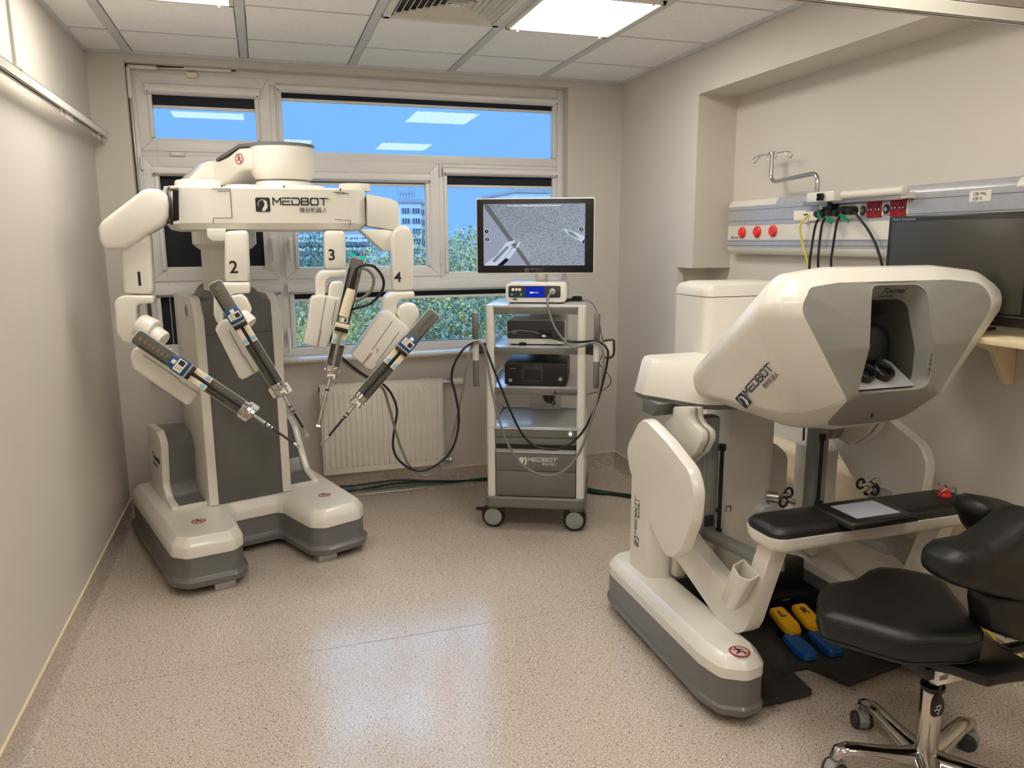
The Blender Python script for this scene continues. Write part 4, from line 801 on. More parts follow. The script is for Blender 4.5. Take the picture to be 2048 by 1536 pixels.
# floor cables
def Zf(u, v, z=.007):
    p = onz(u, v, z)
    return p if p.y < -.045 else ony(u, v, -.047)
for nm, lab, m, pts in (
    ('floor_cable', 'dark green cable lying on the floor between the robot and the cart', DGREEN, [(640, 985), (700, 980), (755, 977), (830, 970), (900, 966), (975, 956), (1060, 957), (1130, 965), (1180, 978), (1225, 985), (1262, 990), (1320, 1000)]),
    ('floor_cable', 'black cable lying on the floor, nearest the wall of the three', BLACK, [(640, 975), (700, 972), (760, 964), (800, 960), (860, 962), (920, 962), (978, 958), (1060, 959), (1130, 967), (1180, 983), (1225, 986), (1262, 992), (1320, 1002)]),
    ('floor_cable', 'black cable lying on the floor between the green cable and its black twin', RUBBER, [(640, 988), (700, 982), (745, 975), (790, 967), (840, 964), (900, 963), (975, 960), (1060, 961), (1130, 969), (1180, 985), (1225, 989), (1262, 995), (1320, 1005)])):
    cable(nm, lab, [Zf(u, v) for u, v in pts], .007, m, 'cables on the floor')
# ================================================================== CURTAIN TRACKS
t = thing('curtain_track', 'white curtain track running along the left wall', 'curtain track', (.06, -3.4, 2.19))
b = B()
for x0, x1, z0, z1 in ((.045, .049, 2.195, 2.232), (.071, .075, 2.195, 2.232), (.045, .075, 2.228, 2.232), (.045, .055, 2.195, 2.198), (.065, .075, 2.195, 2.198)): box(b, x0, x1, YE, -.015, z0, z1)
out('track', b, WHITE2, t, bev=.001, seg=1); b = B(); box(b, .05, .07, YE, -.02, 2.1985, 2.20); out('track_slot', b, GASK, t)
for y in (-1.60, -3.6, -5.6): b = B(); cyl(b, (.06, y, 2.23), (.06, y, H), .008, n=12); lathe(b, [(.02, 0), (.02, .006)], (.06, y, 2.232), EZ, 14); out('drop_rod', b, WHITE2, t)
for y in (-.03, -.055, -.16, -.19, -.78, -.80, -.82, -.84, -.86, -.88, -.90, -.97, -.99, -1.9):
    b = B(); box(b, .056, .064, y-.004, y+.004, 2.176, 2.199); lathe(b, [(.006, 0), (.006, .006)], (.057, y, 2.174), (1, 0, 0), 8); out('glider', b, WHITE2, t, bev=0)
t = thing('curtain_track', 'white curtain track crossing high before the right wall recess', 'curtain track', (2.4, -3.05, 2.24))
b = B()
for y0, y1, z0, z1 in ((-3.065, -3.061, 2.232, 2.272), (-3.039, -3.035, 2.232, 2.272), (-3.065, -3.035, 2.268, 2.272), (-3.065, -3.055, 2.232, 2.235), (-3.045, -3.035, 2.232, 2.235)): box(b, 1.4, NB, y0, y1, z0, z1)
out('track', b, WHITE2, t, bev=.001, seg=1); b = B(); box(b, 1.4, NB, -3.06, -3.04, 2.236, 2.238); out('track_slot', b, GASK, t)
for x in (1.45,): b = B(); cyl(b, (x, -3.05, 2.27), (x, -3.05, H if x < 3 else 2.415), .008, n=12); out('drop_rod', b, WHITE2, t)
# ================================================================== SURGEON CONSOLE
KX = 2.745
con = thing('surgeon_console', 'large white surgeon console with grey viewer hood, armrest and foot pedals', 'console', (KX, -2.35, 0))
def yb(nm, x0, x1, y0, y1, z0, z1, m, par=con, bev=.006, seg=2, **k):
    b = B(); box(b, x0, x1, y0, y1, z0, z1); return out(nm, b, m, par, bev=bev, seg=seg, **k)
def mx_(x, s): return x if s < 0 else 2*KX-x
# U-shaped base
ub = [(2.222, -1.86), (2.205, -2.70), (2.225, -2.80), (2.30, -2.845), (2.375, -2.83), (2.405, -2.75), (2.415, -2.14), (2.46, -2.08)]
ub = [Vector(p) for p in ub]; UB = ub+[Vector((2*KX-p.x, p.y)) for p in reversed(ub)]
ur = [.10, .06, .05, .05, .05, .06, .05, .03]; URP = rpoly(UB, ur+ur[::-1], 4)
s3 = 1 if sum(URP[i-1].x*URP[i].y-URP[i].x*URP[i-1].y for i in range(len(URP))) < 0 else -1
def kring(d, z): return [(p.x, p.y, z) for p in offs(URP, s3*d)]
b = B(); loft(b, [kring(-.03, .03), kring(-.006, .033), kring(.006, .045), kring(.008, .066), kring(.0, .075), kring(0, .172)]); out('base_skirt', b, GREY, con, smooth=35)
b = B(); loft(b, [kring(-.003, .172), kring(.002, .175), kring(.002, .212), kring(-.004, .222), kring(-.026, .246), kring(-.032, .25)]); kb = out('base_shell', b, WHITE, con, smooth=30)
for x, y in ((2.31, -2.7), (3.18, -2.7), (2.32, -2.0), (3.17, -2.0)): yb('support_foot', x-.03, x+.03, y-.03, y+.03, 0, .04, RUBBER)
p = onz(1479, 1303, .25); nostep((p.x, p.y, .2503), (1, 0, 0), (0, 1, 0), .036, kb)
for s in (-1, 1):
    # side pylon and shield
    pts = [(mx_(2.275, s), -1.995), (mx_(2.385, s), -1.995), (mx_(2.385, s), -2.20), (mx_(2.275, s), -2.17)]
    b = B(); R0 = rpoly([Vector(q) for q in pts], .03, 3); loft(b, [[(p.x, p.y, z) for p in R0] for z in (.24, .72)]); py_ = out('side_pylon', b, WHITE, con, bev=.004, smooth=40)
    if s < 0:
        medbot((2.2745, -2.095, .355), EZ, (0, 1, 0), .042, GREY2, py_, icon=GREY2, iconbg=WHITE)
    shp = [(1290, 836), (1306, 840), (1345, 880), (1392, 940), (1403, 985), (1397, 1045), (1376, 1100), (1356, 1117), (1342, 1112), (1325, 1078), (1300, 1020), (1268, 935), (1262, 893)]
    P = [onx(u, v, 2.235) for u, v in shp]; P = rpoly(P, .09, 3)
    cen = sum(P, Vector())/len(P)
    def sh_(k, x): return [Vector((mx_(x, s), cen.y+(p.y-cen.y)*k, cen.z+(p.z-cen.z)*k)) for p in P]
    b = B(); loft(b, [sh_(.97, 2.258), sh_(1, 2.25), sh_(1, 2.226), sh_(.972, 2.210), sh_(.70, 2.203), sh_(.68, 2.203)]); out('side_shield', b, WHITE, con, smooth=32)
    # master arm: pod hanging under the cross beam, grey links, grip
    pod = [(1362, 812), (1396, 812), (1394, 832), (1402, 846), (1420, 862), (1420, 880), (1408, 905), (1382, 927), (1366, 912), (1340, 880), (1338, 858), (1346, 842), (1360, 832)]
    P = rpoly([onx(u, v, 2.36) for u, v in pod], .02, 3)
    for x0, x1, m, k in ((2.325, 2.352, WHITE, 1), (2.352, 2.366, LGREY, .95), (2.366, 2.388, WHITE, .97)):
        c_ = sum(P, Vector())/len(P); b = B(); prism(b, [Vector((mx_(x0, s), c_.y+(p.y-c_.y)*k, c_.z+(p.z-c_.z)*k)) for p in P], (mx_(x1, s)-mx_(x0, s), 0, 0)); pod_ = out('master_pod', b, m, con, bev=.005, smooth=40)
    b = B(); lathe(b, [(.05, 0), (.06, .006), (.06, .05), (.045, .06)], (mx_(2.388, s), -2.25, .86), (-s, 0, 0), 28); out('master_joint', b, LGREY, con, smooth=40)
    MG = MATS.get('master_grey') or mat('master_grey', (146, 150, 149), .4)
    a0, a1 = sorted((mx_(2.445, s), mx_(2.515, s))); yb('master_upright', a0, a1, -2.295, -2.235, .45, .95, MG, bev=.008)
    a0, a1 = sorted((mx_(2.46, s), mx_(2.50, s))); yb('master_upright_face', a0, a1, -2.299, -2.294, .56, .93, LGREY, bev=.001); yb('master_socket', a0, a1, -2.302, -2.29, .50, .545, DARK, bev=.002)
    rx = mx_(2.508, s); b = B(); cyl(b, (rx, -2.325, .83), (rx, -2.325, .475), .008, n=12); lathe(b, [(.008, 0), (.012, .006), (.014, .02)], (rx, -2.325, .475), EZ, 12); lathe(b, [(.014, 0), (.014, .025)], (rx, -2.325, .82), EZ, 12); out('balance_rod', b, BLACK, con)
    b = B(); p0 = Vector((mx_(2.475, s), -2.25, .463)); p1 = Vector((mx_(2.50, s), -2.72, .50)); w_ = Vector((.022, 0, 0)); h_ = Vector((0, 0, .02))
    loft(b, [[p-w_-h_, p+w_-h_, p+w_+h_, p-w_+h_] for p in (p0, p1)]); out('master_forelink', b, MG, con, bev=.005)
    g = Vector((mx_(2.485, s), -2.64, .655))
    b = B(); P2 = rpoly([Vector((-.028, -.09)), Vector((.028, -.09)), Vector((.03, .05)), Vector((-.03, .05))], [.004, .004, .022, .022], 4)
    prism(b, [g+Vector((q.x, -.02, q.y)) for q in P2], (0, .045, 0)); gp = out('grip_block', b, MG, con, bev=.006, smooth=40)
    b = B(); box(b, g.x-.0015, g.x+.0015, g.y-.0215, g.y-.02, g.z-.06, g.z+.01); out('grip_joint', b, DARK, gp)
    b = B(); tube(b, [g+Vector((0, .02, -.03)), g+Vector((-s*.06, .03, -.035)), g+Vector((-s*.075, .02, -.06))], .012, 12); tube(b, [g+Vector((-s*.02, .03, .06)), g+Vector((-s*.02, .03, -.03))], .016, 14); out('grip_fork', b, MG, gp, smooth=50)
    b = B(); cyl(b, g+Vector((-s*.015, .02, .075)), g+Vector((-s*.05, .0, .072)), .019, n=20); out('grip_wrist', b, STEEL, gp, smooth=50)
    q = g+Vector((-s*.055, -.005, .07)); b = B(); tube(b, cr([q, q+Vector((-s*.022, -.012, -.004)), q+Vector((-s*.05, -.02, -.016))], 4), .0095, 12); tube(b, cr([q, q+Vector((-s*.018, .006, .008)), q+Vector((-s*.042, .012, .006))], 4), .0075, 12); out('finger_lever', b, CHROME, gp, smooth=60)
    for dx, dz, dy in ((.004, -.008, -.016), (.046, .012, .012)):
        b = B(); ct = q+Vector((-s*dx, dy, dz)); tube(b, [ct+Vector((.016*math.cos(t), 0, .018*math.sin(t))) for t in [2*PI*k/16 for k in range(17)]], .005, 8, cap=False); out('finger_loop', b, BLACK, gp, smooth=60)
    # armrest support: bent arm from the rear pivot down to an elbow and up to the armrest
    fx = 2.36
    AP = [(1366, 1062), (1380, 1084), (1468, 1192), (1484, 1190), (1515, 1090), (1548, 1092), (1496, 1248), (1488, 1262), (1474, 1267), (1446, 1256), (1352, 1118), (1347, 1080)]
    P = rpoly([onx(u, v, fx) for u, v in AP], [.02, .02, .012, .012, .004, .004, .03, .04, .04, .04, .03, .02], 3)
    b = B(); prism(b, [Vector((mx_(fx, s), p.y, p.z)) for p in P], (mx_(fx+.062, s)-mx_(fx, s), 0, 0)); out('armrest_support', b, WHITE, con, bev=.016, seg=3, smooth=45)
    yb('support_hinge', *sorted((mx_(2.38, s), mx_(2.44, s))), -2.22, -2.13, .25, .50, WHITE, bev=.02, seg=3)
    # cup holder: open D-shaped cup on the outer face of the support
    rim = [onx(1487, 1118, 2.352), onx(1520, 1150, 2.352), onx(1500, 1163, 2.30), onx(1478, 1153, 2.288), onx(1465, 1131, 2.30)]
    dn = onx(1490, 1213, 2.352)-onx(1520, 1150, 2.352); rc = sum(rim, Vector())/5
    def cup(k, o): return [Vector((mx_(p.x, s), p.y, p.z)) for p in rpoly([rc+(p-rc)*k+dn*o for p in rim], [.004, .004, .016, .03, .012], 3)]
    b = B(); loft(b, [cup(.80, 1.0), cup(.86, .985), cup(1.0, 0), cup(.93, 0), cup(.80, .9)]); out('cup_holder', b, WHITE2, con, smooth=40)
# armrest
def arr(d, z, y0=-2.925, y1=-2.745): return [(p.x, p.y, z) for p in rpoly([Vector(q) for q in ((2.315-d, y0-d), (3.175+d, y0-d), (3.175+d, y1+d), (2.315-d, y1+d))], .06, 5)]
b = B(); loft(b, [arr(-.03, .645), arr(-.008, .655), arr(0, .672), arr(.003, .70)]); out('armrest_rim', b, WHITE, con, smooth=40)
b = B(); loft(b, [arr(-.001, .700), arr(.0, .715), arr(-.008, .728), arr(-.03, .735)]); ar = out('armrest_pad', b, LEATH, con, smooth=40)
sc = [Vector(onz(u, v, .752)) for u, v in ((1668, 1013), (1743, 1004), (1797, 1025), (1716, 1036))]; sm = sum(sc, Vector())/4
b = B(); loft(b, [[(sm.x+x*k, sm.y+.005+y*k, z) for x, y in ((-.125, -.095), (.125, -.095), (.125, .095), (-.125, .095))] for k, z in ((1.06, .728), (1.0, .75), (.93, .752))]); tf = out('touch_panel_frame', b, BLACK, con, bev=.006)
b = B(); box(b, sm.x-.088, sm.x+.088, sm.y-.06, sm.y+.062, .7515, .7535); out('touch_panel_screen', b, mat('screen_off', (150, 152, 166), .15, var=.02), tf)
e = onz(1905, 996, .745); b = B(); lathe(b, [(.022, 0), (.022, .008), (.019, .012), (.019, .022), (.012, .027)], (3.085, -2.835, .734), EZ, 24); out('stop_button', b, RED, con, label='red emergency stop button under a clear guard')
b = B(); tube(b, cr([(3.05, -2.85, .736), (3.055, -2.855, .765), (3.085, -2.86, .772), (3.115, -2.855, .765), (3.12, -2.85, .736)], 4), .003, 8); tube(b, cr([(3.05, -2.815, .736), (3.055, -2.81, .765), (3.085, -2.805, .772), (3.115, -2.81, .765), (3.12, -2.815, .736)], 4), .003, 8); out('stop_guard', b, CHROME, con)
b = B(); lathe(b, [(.017, 0), (.017, .003), (.014, .005)], (3.125, -2.875, .7335), EZ, 20); out('round_button', b, LABEL, con)
# column, housings, cross beam
b = B(); loft(b, [[(p.x, p.y, z) for p in rpoly([Vector(q) for q in ((2.632, -2.19), (2.868, -2.19), (2.868, -1.98), (2.632, -1.98))], .05, 4)] for z in (.1, 1.2)]); out('column', b, WHITE, con, smooth=40)
b = B(); hp = rpoly([Vector(q) for q in ((2.50, .2), (2.50, .70), (2.575, .76), (2.915, .76), (2.99, .70), (2.99, .2))], [.01, .07, .07, .07, .07, .01], 4)
prism(b, [(p.x, -2.11, p.y) for p in hp], (0, .2, 0)); lh = out('lower_housing', b, WHITE2, con, bev=.03, seg=3, smooth=45)
text('print_line', '\u25c0 \u2293', (2.565, -2.192, .50), (1, 0, 0), EZ, .05, PRINT, lh)
yb('side_box', 2.47, 2.56, -2.17, -2.05, .25, .50, WHITE2, bev=.02, seg=3)
b = B(); loft(b, [[(p.x, p.y, z) for p in rpoly([Vector(q) for q in ((2.545, -2.11), (2.945, -2.11), (2.945, -1.84), (2.545, -1.84))], .04, 4)] for z in (1.08, 1.40)]); out('rear_tower', b, WHITE, con, smooth=40)
def tw(d, z): return [(p.x, p.y, z) for p in rpoly([Vector(q) for q in ((2.545+d, -2.11+d), (2.945-d, -2.11+d), (2.945-d, -1.84-d), (2.545+d, -1.84-d))], .04, 4)]
b = B(); loft(b, [tw(.0, 1.403), tw(.0, 1.428), tw(.01, 1.448), tw(.04, 1.458)]); out('tower_cap', b, WHITE, con, smooth=40)
def beam(d, z): return [(p.x, p.y, z) for p in rpoly([Vector(q) for q in ((2.275-d, -2.04), (2.275-d, -2.12), (2.40-d, -2.36-d), (2.60, -2.43-d), (2.89, -2.43-d), (3.09+d, -2.36-d), (3.215+d, -2.12), (3.215+d, -2.04))], [.01, .05, .08, .05, .05, .08, .05, .01], 4)]
b = B(); loft(b, [beam(.012, 1.02), beam(.012, 1.03), beam(-.018, 1.15), beam(-.03, 1.165), beam(-.05, 1.168)]); out('cross_beam', b, WHITE, con, smooth=35)
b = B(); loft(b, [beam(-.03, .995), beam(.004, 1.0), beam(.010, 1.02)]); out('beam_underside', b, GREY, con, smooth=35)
for s in (-1, 1): 
    a0, a1 = sorted((mx_(2.275, s), mx_(2.40, s)))
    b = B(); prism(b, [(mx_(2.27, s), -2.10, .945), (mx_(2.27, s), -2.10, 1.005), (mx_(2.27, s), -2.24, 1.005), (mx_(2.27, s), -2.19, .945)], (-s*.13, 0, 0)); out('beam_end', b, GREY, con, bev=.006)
# ------------------------------------------------------------------ hood
def hy(z):
    T = [(1.0, -2.75), (1.02, -2.79), (1.13, -2.912), (1.3, -2.93), (1.47, -2.90), (1.54, -2.845)]
    if z <= T[0][0]: return T[0][1]
    for (a, ya), (c, yc) in zip(T, T[1:]):
        if z <= c: return ya+(yc-ya)*(z-a)/(c-a)
    return T[-1][1]
def half(pts, r, yf, n=4):
    h_ = [Vector((KX+a, z)) for a, z in pts]; full = [Vector((2*KX-p.x, p.y)) for p in h_]+h_[::-1]
    q = rpoly(full, r+r[::-1], n); return [Vector((p.x, yf(p.y) if callable(yf) else yf, p.y)) for p in q]
rr_ = [.12, .05, .08, .06, .05, .04]
F0 = half([(.22, 1.500), (.338, 1.488), (.382, 1.425), (.186, 1.135), (.165, 1.025), (.07, 1.008)], rr_, hy)
F0b = [p+Vector((0, .004, 0)) for p in F0]
F1 = half([(.22, 1.538), (.372, 1.522), (.452, 1.440), (.226, 1.105), (.19, 1.005), (.08, .990)], rr_, lambda z: hy(z)+.012)
F2 = half([(.22, 1.545), (.395, 1.525), (.470, 1.430), (.262, 1.075), (.215, .998), (.08, .985)], rr_, lambda z: hy(z)+.05)
F3 = half([(.22, 1.525), (.398, 1.505), (.470, 1.415), (.288, 1.062), (.235, .998), (.08, .986)], rr_, lambda z: hy(z)+.10)
FB0 = half([(.22, 1.21), (.395, 1.195), (.432, 1.15), (.415, 1.085), (.39, 1.060), (.08, 1.045)], rr_, -2.40)
FB1 = half([(.2, 1.165), (.36, 1.155), (.40, 1.13), (.385, 1.09), (.36, 1.075), (.08, 1.065)], rr_, -2.355)
b = B(); loft(b, [F0b, F0, F1, F2, F3], cap=False); bezel = out('hood_bezel', b, WHITE, con, smooth=50)
def shr(P, d): c_ = sum(P, Vector())/len(P); return [p+(c_-p).normalized()*d for p in P]
b = B(); sh0 = [p+Vector((0, .004, 0)) for p in F3]
loft(b, [shr(F3, .004), shr(sh0, .003), [a.lerp(c, .5) for a, c in zip(sh0, FB0)], FB0, FB1], cap=False); b.faces.new([b.verts.new(p) for p in FB1]); bmesh.ops.remove_doubles(b, verts=b.verts[:], dist=1e-5); shell = out('hood_shell', b, WHITE, con, smooth=50)
# face plate with a deep viewing recess
hole = [(-.106, 1.488), (.106, 1.488), (.128, 1.30), (.146, 1.150), (-.146, 1.150), (-.128, 1.30)]
HP = rpoly([Vector((KX+a, z)) for a, z in hole], [.035, .05, .05, .05, .02, .05], 6)
nF = len(F0); nH = len(HP)
cf = Vector((KX, 0, 1.31))
def angF(p): return math.atan2(p.z-1.31, p.x-KX)
dense = []
for i in range(nF):
    a, c = F0[i], F0[(i+1) % nF]; m_ = max(1, int((c-a).length/.012))
    dense += [a.lerp(c, k/m_) for k in range(m_)]
outer = sorted(dense, key=angF)
# resample the hole by the same angles
def ray_hole(t):
    d = Vector((math.cos(t), math.sin(t))); best = None
    for i in range(nH):
        a, c = HP[i-1]-Vector((KX, 1.31)), HP[i]-Vector((KX, 1.31)); e = c-a; den = d.x*e.y-d.y*e.x
        if abs(den) < 1e-9: continue
        s_ = (a.x*e.y-a.y*e.x)/den; u_ = (a.x*d.y-a.y*d.x)/den
        if s_ > 0 and -1e-6 <= u_ <= 1+1e-6: best = s_ if best is None else min(best, s_)
    return Vector((KX, 1.31))+d*(best or .1)
inner = [ray_hole(angF(p)) for p in outer]
def hring(k, dy): return [Vector((KX+(p.x-KX)*k, hy(p.y)+dy, 1.31+(p.y-1.31)*k)) for p in inner]
inr = hring(1.0, .0)
mid = [Vector((a.x*.5+c.x*.5, hy((a.z+c.z)/2)+.006, a.z*.5+c.z*.5)) for a, c in zip(outer, inr)]
def hr2(kx, kz, dy): return [Vector((KX+(p.x-KX)*kx, hy(p.y)+dy, 1.15+(p.y-1.15)*kz)) for p in inner]
b = B(); loft(b, [outer, mid, [p+Vector((0, .003, 0)) for p in inr], hr2(.985, .99, .012)], cap=False); face_ = out('hood_face', b, FACE, con, smooth=50)
b = B(); loft(b, [hr2(.985, .99, .012), hr2(.93, .86, .058), hr2(.90, .85, .066)], cap=False); lip_ = out('recess_lip', b, FACE, con, smooth=50)
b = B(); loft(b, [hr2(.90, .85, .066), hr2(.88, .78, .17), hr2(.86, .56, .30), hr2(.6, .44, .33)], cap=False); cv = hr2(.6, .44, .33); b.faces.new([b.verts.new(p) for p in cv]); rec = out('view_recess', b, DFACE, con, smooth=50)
zt0, zt1 = 1.15+.338*.99, 1.15+.338*.86; pa_ = Vector((KX, hy(zt0)+.012, zt0)); pb_ = Vector((KX, hy(zt1)+.058, zt1)); su = (pa_-pb_).normalized()
nn_ = Vector((1, 0, 0)).cross(su); toumai(pb_.lerp(pa_, .48)+Vector((-.042, 0, 0))+nn_*.0012, (1, 0, 0), su, .030, PRINT, lip_)
b = B(); loft(b, [[(KX-.02+a*k*1.1, -2.80+e, 1.285+z*k*1.05) for a, z in [(.088*math.cos(t), .078*math.sin(t)) for t in [2*PI*i/20 for i in range(20)]]] for k, e in ((.6, -.02), (.92, -.008), (1, .02), (1, .08))]); out('head_cushion', b, LEATH, con, smooth=60)
b = B(); loft(b, [[(KX-.115, y0_, 1.155), (KX+.118, y0_, 1.155), (KX+.118-e_, y1_, z_), (KX-.115+e_, y1_, z_)] for y0_, y1_, z_, e_ in ((-2.885, -2.80, 1.225, .03), (-2.74, -2.72, 1.245, .03))]); eb = out('eyepiece_block', b, TRAY, con, bev=.006)
for dx in (-.062, .012):
    b = B(); ax_ = Vector((0, -.62, .70)).normalized(); o_ = Vector((KX+dx, -2.838, 1.196)); lathe(b, [(.034, -.01), (.036, .0), (.036, .022), (.030, .027), (.024, .022), (.02, .004)], o_, ax_, 30); out('eyepiece', b, BLACK, eb, smooth=50)
b = B(); prism(b, [(p.x, hy(p.y)+.012, p.y) for p in rpoly([Vector((KX+.125, 1.20)), Vector((KX+.14, 1.20)), Vector((KX+.14, 1.275)), Vector((KX+.125, 1.275))], .007, 3)], (0, -.004, 0)); kp = out('key_strip', b, FACE, con)
for k in range(4): b = B(); box(b, KX+.130, KX+.135, hy(1.22+.015*k)+.0068, hy(1.22+.015*k)+.0075, 1.213+.015*k, 1.219+.015*k); out('key_mark', b, PRINT, kp)
b = B(); z_ = 1.055; prism(b, [(KX-.004, hy(z_)-.001, z_-.012), (KX+.004, hy(z_)-.001, z_-.002), (KX, hy(z_)-.001, z_), (KX+.005, hy(z_)-.001, z_+.012), (KX-.004, hy(z_)-.001, z_+.002)], (0, .004, 0)); out('bolt_mark', b, PRINT, con)
# MEDBOT lettering on the hood's left flank: lie it on the flank plane
pa, pb, pc = onx(1470, 798, 2.40), None, None
i0 = min(range(len(F3)), key=lambda i: (F3[i]-Vector((KX-.44, 0, 1.36))).length if False else abs(F3[i].z-1.33)+(0 if F3[i].x < KX else 9))
i1 = min(range(len(F3)), key=lambda i: abs(F3[i].z-1.12)+(0 if F3[i].x < KX else 9))
P0, P1, P2, P3 = F3[i0], F3[i1], FB0[i0], FB0[i1]
cq = (P0+P1+P2+P3)/4; nq = ((P3-P0).cross(P2-P1)).normalized()
if nq.x > 0: nq = -nq
def onflank(u, v): return onp(u, v, cq+nq*.004, nq)
lo_, up_, ri_ = onflank(1492, 818), onflank(1470, 797), onflank(1556, 752)
ud_ = (ri_-lo_).normalized(); wd_ = (up_-lo_); wd_ = (wd_-ud_*wd_.dot(ud_)).normalized()
medbot(lo_, ud_, wd_, (up_-lo_).length, NAVY, shell, icon=NAVY, iconbg=WHITE)
# pedal board
def zp(L_, z): return [onz(u, v, z) for u, v in L_]
FPX_ = [(2.40, -2.15), (3.10, -2.15), (3.10, -2.72), (2.80, -2.77), (2.755, -2.66), (2.735, -2.62), (2.665, -2.62), (2.645, -2.66), (2.635, -2.77), (2.40, -2.775)]
b = B(); prism(b, [(x, y, .006) for x, y in FPX_], (0, 0, .026)); pbd = out('pedal_board', b, DARK, con, bev=.006)
yb('board_runner', 2.42, 3.08, -2.12, -2.27, .03, .12, BLACK, par=pbd, bev=.012); yb('board_housing', 2.42, 3.08, -2.07, -2.16, .03, .22, DARK, par=pbd, bev=.012)
def pedal(cx_, cy, cz, m, mark, lab, w=.075, l=.15, tilt=.25, rot=-.03):
    M = Matrix.Translation((cx_, cy, cz)) @ Matrix.Rotation(rot, 4, 'Z') @ Matrix.Rotation(tilt, 4, 'X')
    P = rpoly([Vector(q) for q in ((-w*.42, l/2), (w*.42, l/2), (w/2, -l*.25), (w*.36, -l/2), (-w*.36, -l/2), (-w/2, -l*.25))], .016, 3)
    b = B(); loft(b, [[M @ Vector((p.x*k, p.y*k, z)) for p in P] for k, z in ((.9, -.022), (1, -.016), (1, .0), (.92, .008))]); pd = out('pedal', b, m, con, smooth=40, label=lab)
    for k in range(3):
        b = B(); tube(b, [M @ Vector((w*.3*math.cos(t), -l*.12-k*.018+.02*math.sin(t)-.01, .0085)) for t in [R(200+14*j) for j in range(11)]], .0018, 6); out('tread', b, m, pd)
    if mark: text('pedal_mark', mark, M @ Vector((-.014, l*.08, .009)), M.to_3x3() @ Vector((1, 0, 0)), M.to_3x3() @ Vector((0, 1, 0)), .05, PRINT, pd, bold=.001)
    b = B(); cyl(b, (cx_, cy, .03), (cx_, cy, cz-.012), .03, n=16); out('pedal_post', b, BLACK, pd)
pL = onz(1571, 1240, .10); pedal(pL.x, pL.y, .10, YEL, 'L', 'yellow pedal marked L'); pR = onz(1616, 1233, .10); pedal(pR.x, pR.y, .10, YEL, 'R', 'yellow pedal marked R')
pL = onz(1600, 1291, .06); pedal(pL.x, pL.y, .06, PBLUE, None, 'blue pedal below the yellow L pedal', tilt=.1); pR = onz(1650, 1283, .06); pedal(pR.x, pR.y, .06, PBLUE, None, 'blue pedal below the yellow R pedal', tilt=.1)
for u, v in ((1552, 1208), (1598, 1200)):
    q = onz(u, v, .14); b = B(); box(b, q.x-.02, q.x+.02, -2.275, -2.272, .10, .107); out('glint_strip', b, ALU, pbd)
# ================================================================== RIGHT WALL FITTINGS
HX = 3.352; HY1 = -4.6
hw = thing('bed_head_panel', 'long white and grey hospital service panel along the right wall recess', 'wall panel', (3.385, -2.7, 1.555))
hy0 = onx(1456, 450, HX).y
def zz(v, u=1480): return onx(u, v, HX).z
zs = [zz(508), zz(494.4), zz(479.5), zz(450.7), zz(413.6), zz(404)]
def hb(nm, x0, y0, y1, z0, z1, m, bev=.004, par=hw, seg=2): b = B(); box(b, x0, NB-.001, y1, y0, z0, z1); return out(nm, b, m, par, bev=bev, seg=seg)
prof = [(NB-.001, zs[0]), (HX+.02, zs[0]), (HX+.004, zs[0]+.02), (HX, zs[1]), (HX, zs[4]), (HX+.004, zs[5]-.01), (HX+.02, zs[5]+.008), (NB-.001, zs[5]+.012)]
yE = onx(1553, 398, HX).y
b = B(); prism(b, [(x, hy0, z) for x, z in prof], (0, HY1-hy0, 0)); out('panel_body', b, WHITE2, hw, bev=.003)
def band(z0, z1, y0, y1, m, nm, h_=.002): b = B(); box(b, HX-h_, HX+.004, y1, y0, z0, z1); return out(nm, b, m, hw)
for z0, z1 in ((zs[1], zs[2]), (zs[3], zs[4])):
    band(z0, z1, hy0-.004, HY1, LBLUE, 'grey_band')
    for k in (.2, .78): band(z0+(z1-z0)*k, z0+(z1-z0)*k+.003, hy0-.006, HY1, GREY, 'band_groove', .0026)
b = B(); prism(b, [(HX+.001, yE, zs[4]), (HX-.0015, yE, zs[4]+.004), (HX+.002, yE, zs[5]-.01), (HX+.018, yE, zs[5]+.0095), (NB-.002, yE, zs[5]+.0135), (NB-.002, yE, zs[4])], (0, -1.32, 0)); out('grey_band', b, LBLUE, hw)
for k, (u, v) in enumerate(((1485.5, 465), (1515.5, 463.5), (1547, 462))):
    q = onx(u, v, HX); b = B(); lathe(b, [(.030, 0), (.030, .008), (.024, .012), (.022, .016), (.008, .018)], q, (-1, 0, 0), 28); out('gas_outlet', b, RED, hw, smooth=40)
q = onx(1462, 475, HX); b = B(); lathe(b, [(.008, 0), (.008, .001)], q+Vector((0, -.01, 0)), (-1, 0, 0), 14); out('maker_mark', b, GREY, hw); text('print_line', 'inmed', q+Vector((-.001, -.022, -.006)), (0, -1, 0), EZ, .02, GREY, hw)
def wallq(nm, u0, v0, u1, v1, x, th, m, par=hw, bev=.002):
    a, c = onx(u0, v0, x), onx(u1, v1, x); b = B(); box(b, x-th, x+.002, min(a.y, c.y), max(a.y, c.y), min(a.z, c.z), max(a.z, c.z)); return out(nm, b, m, par, bev=bev)
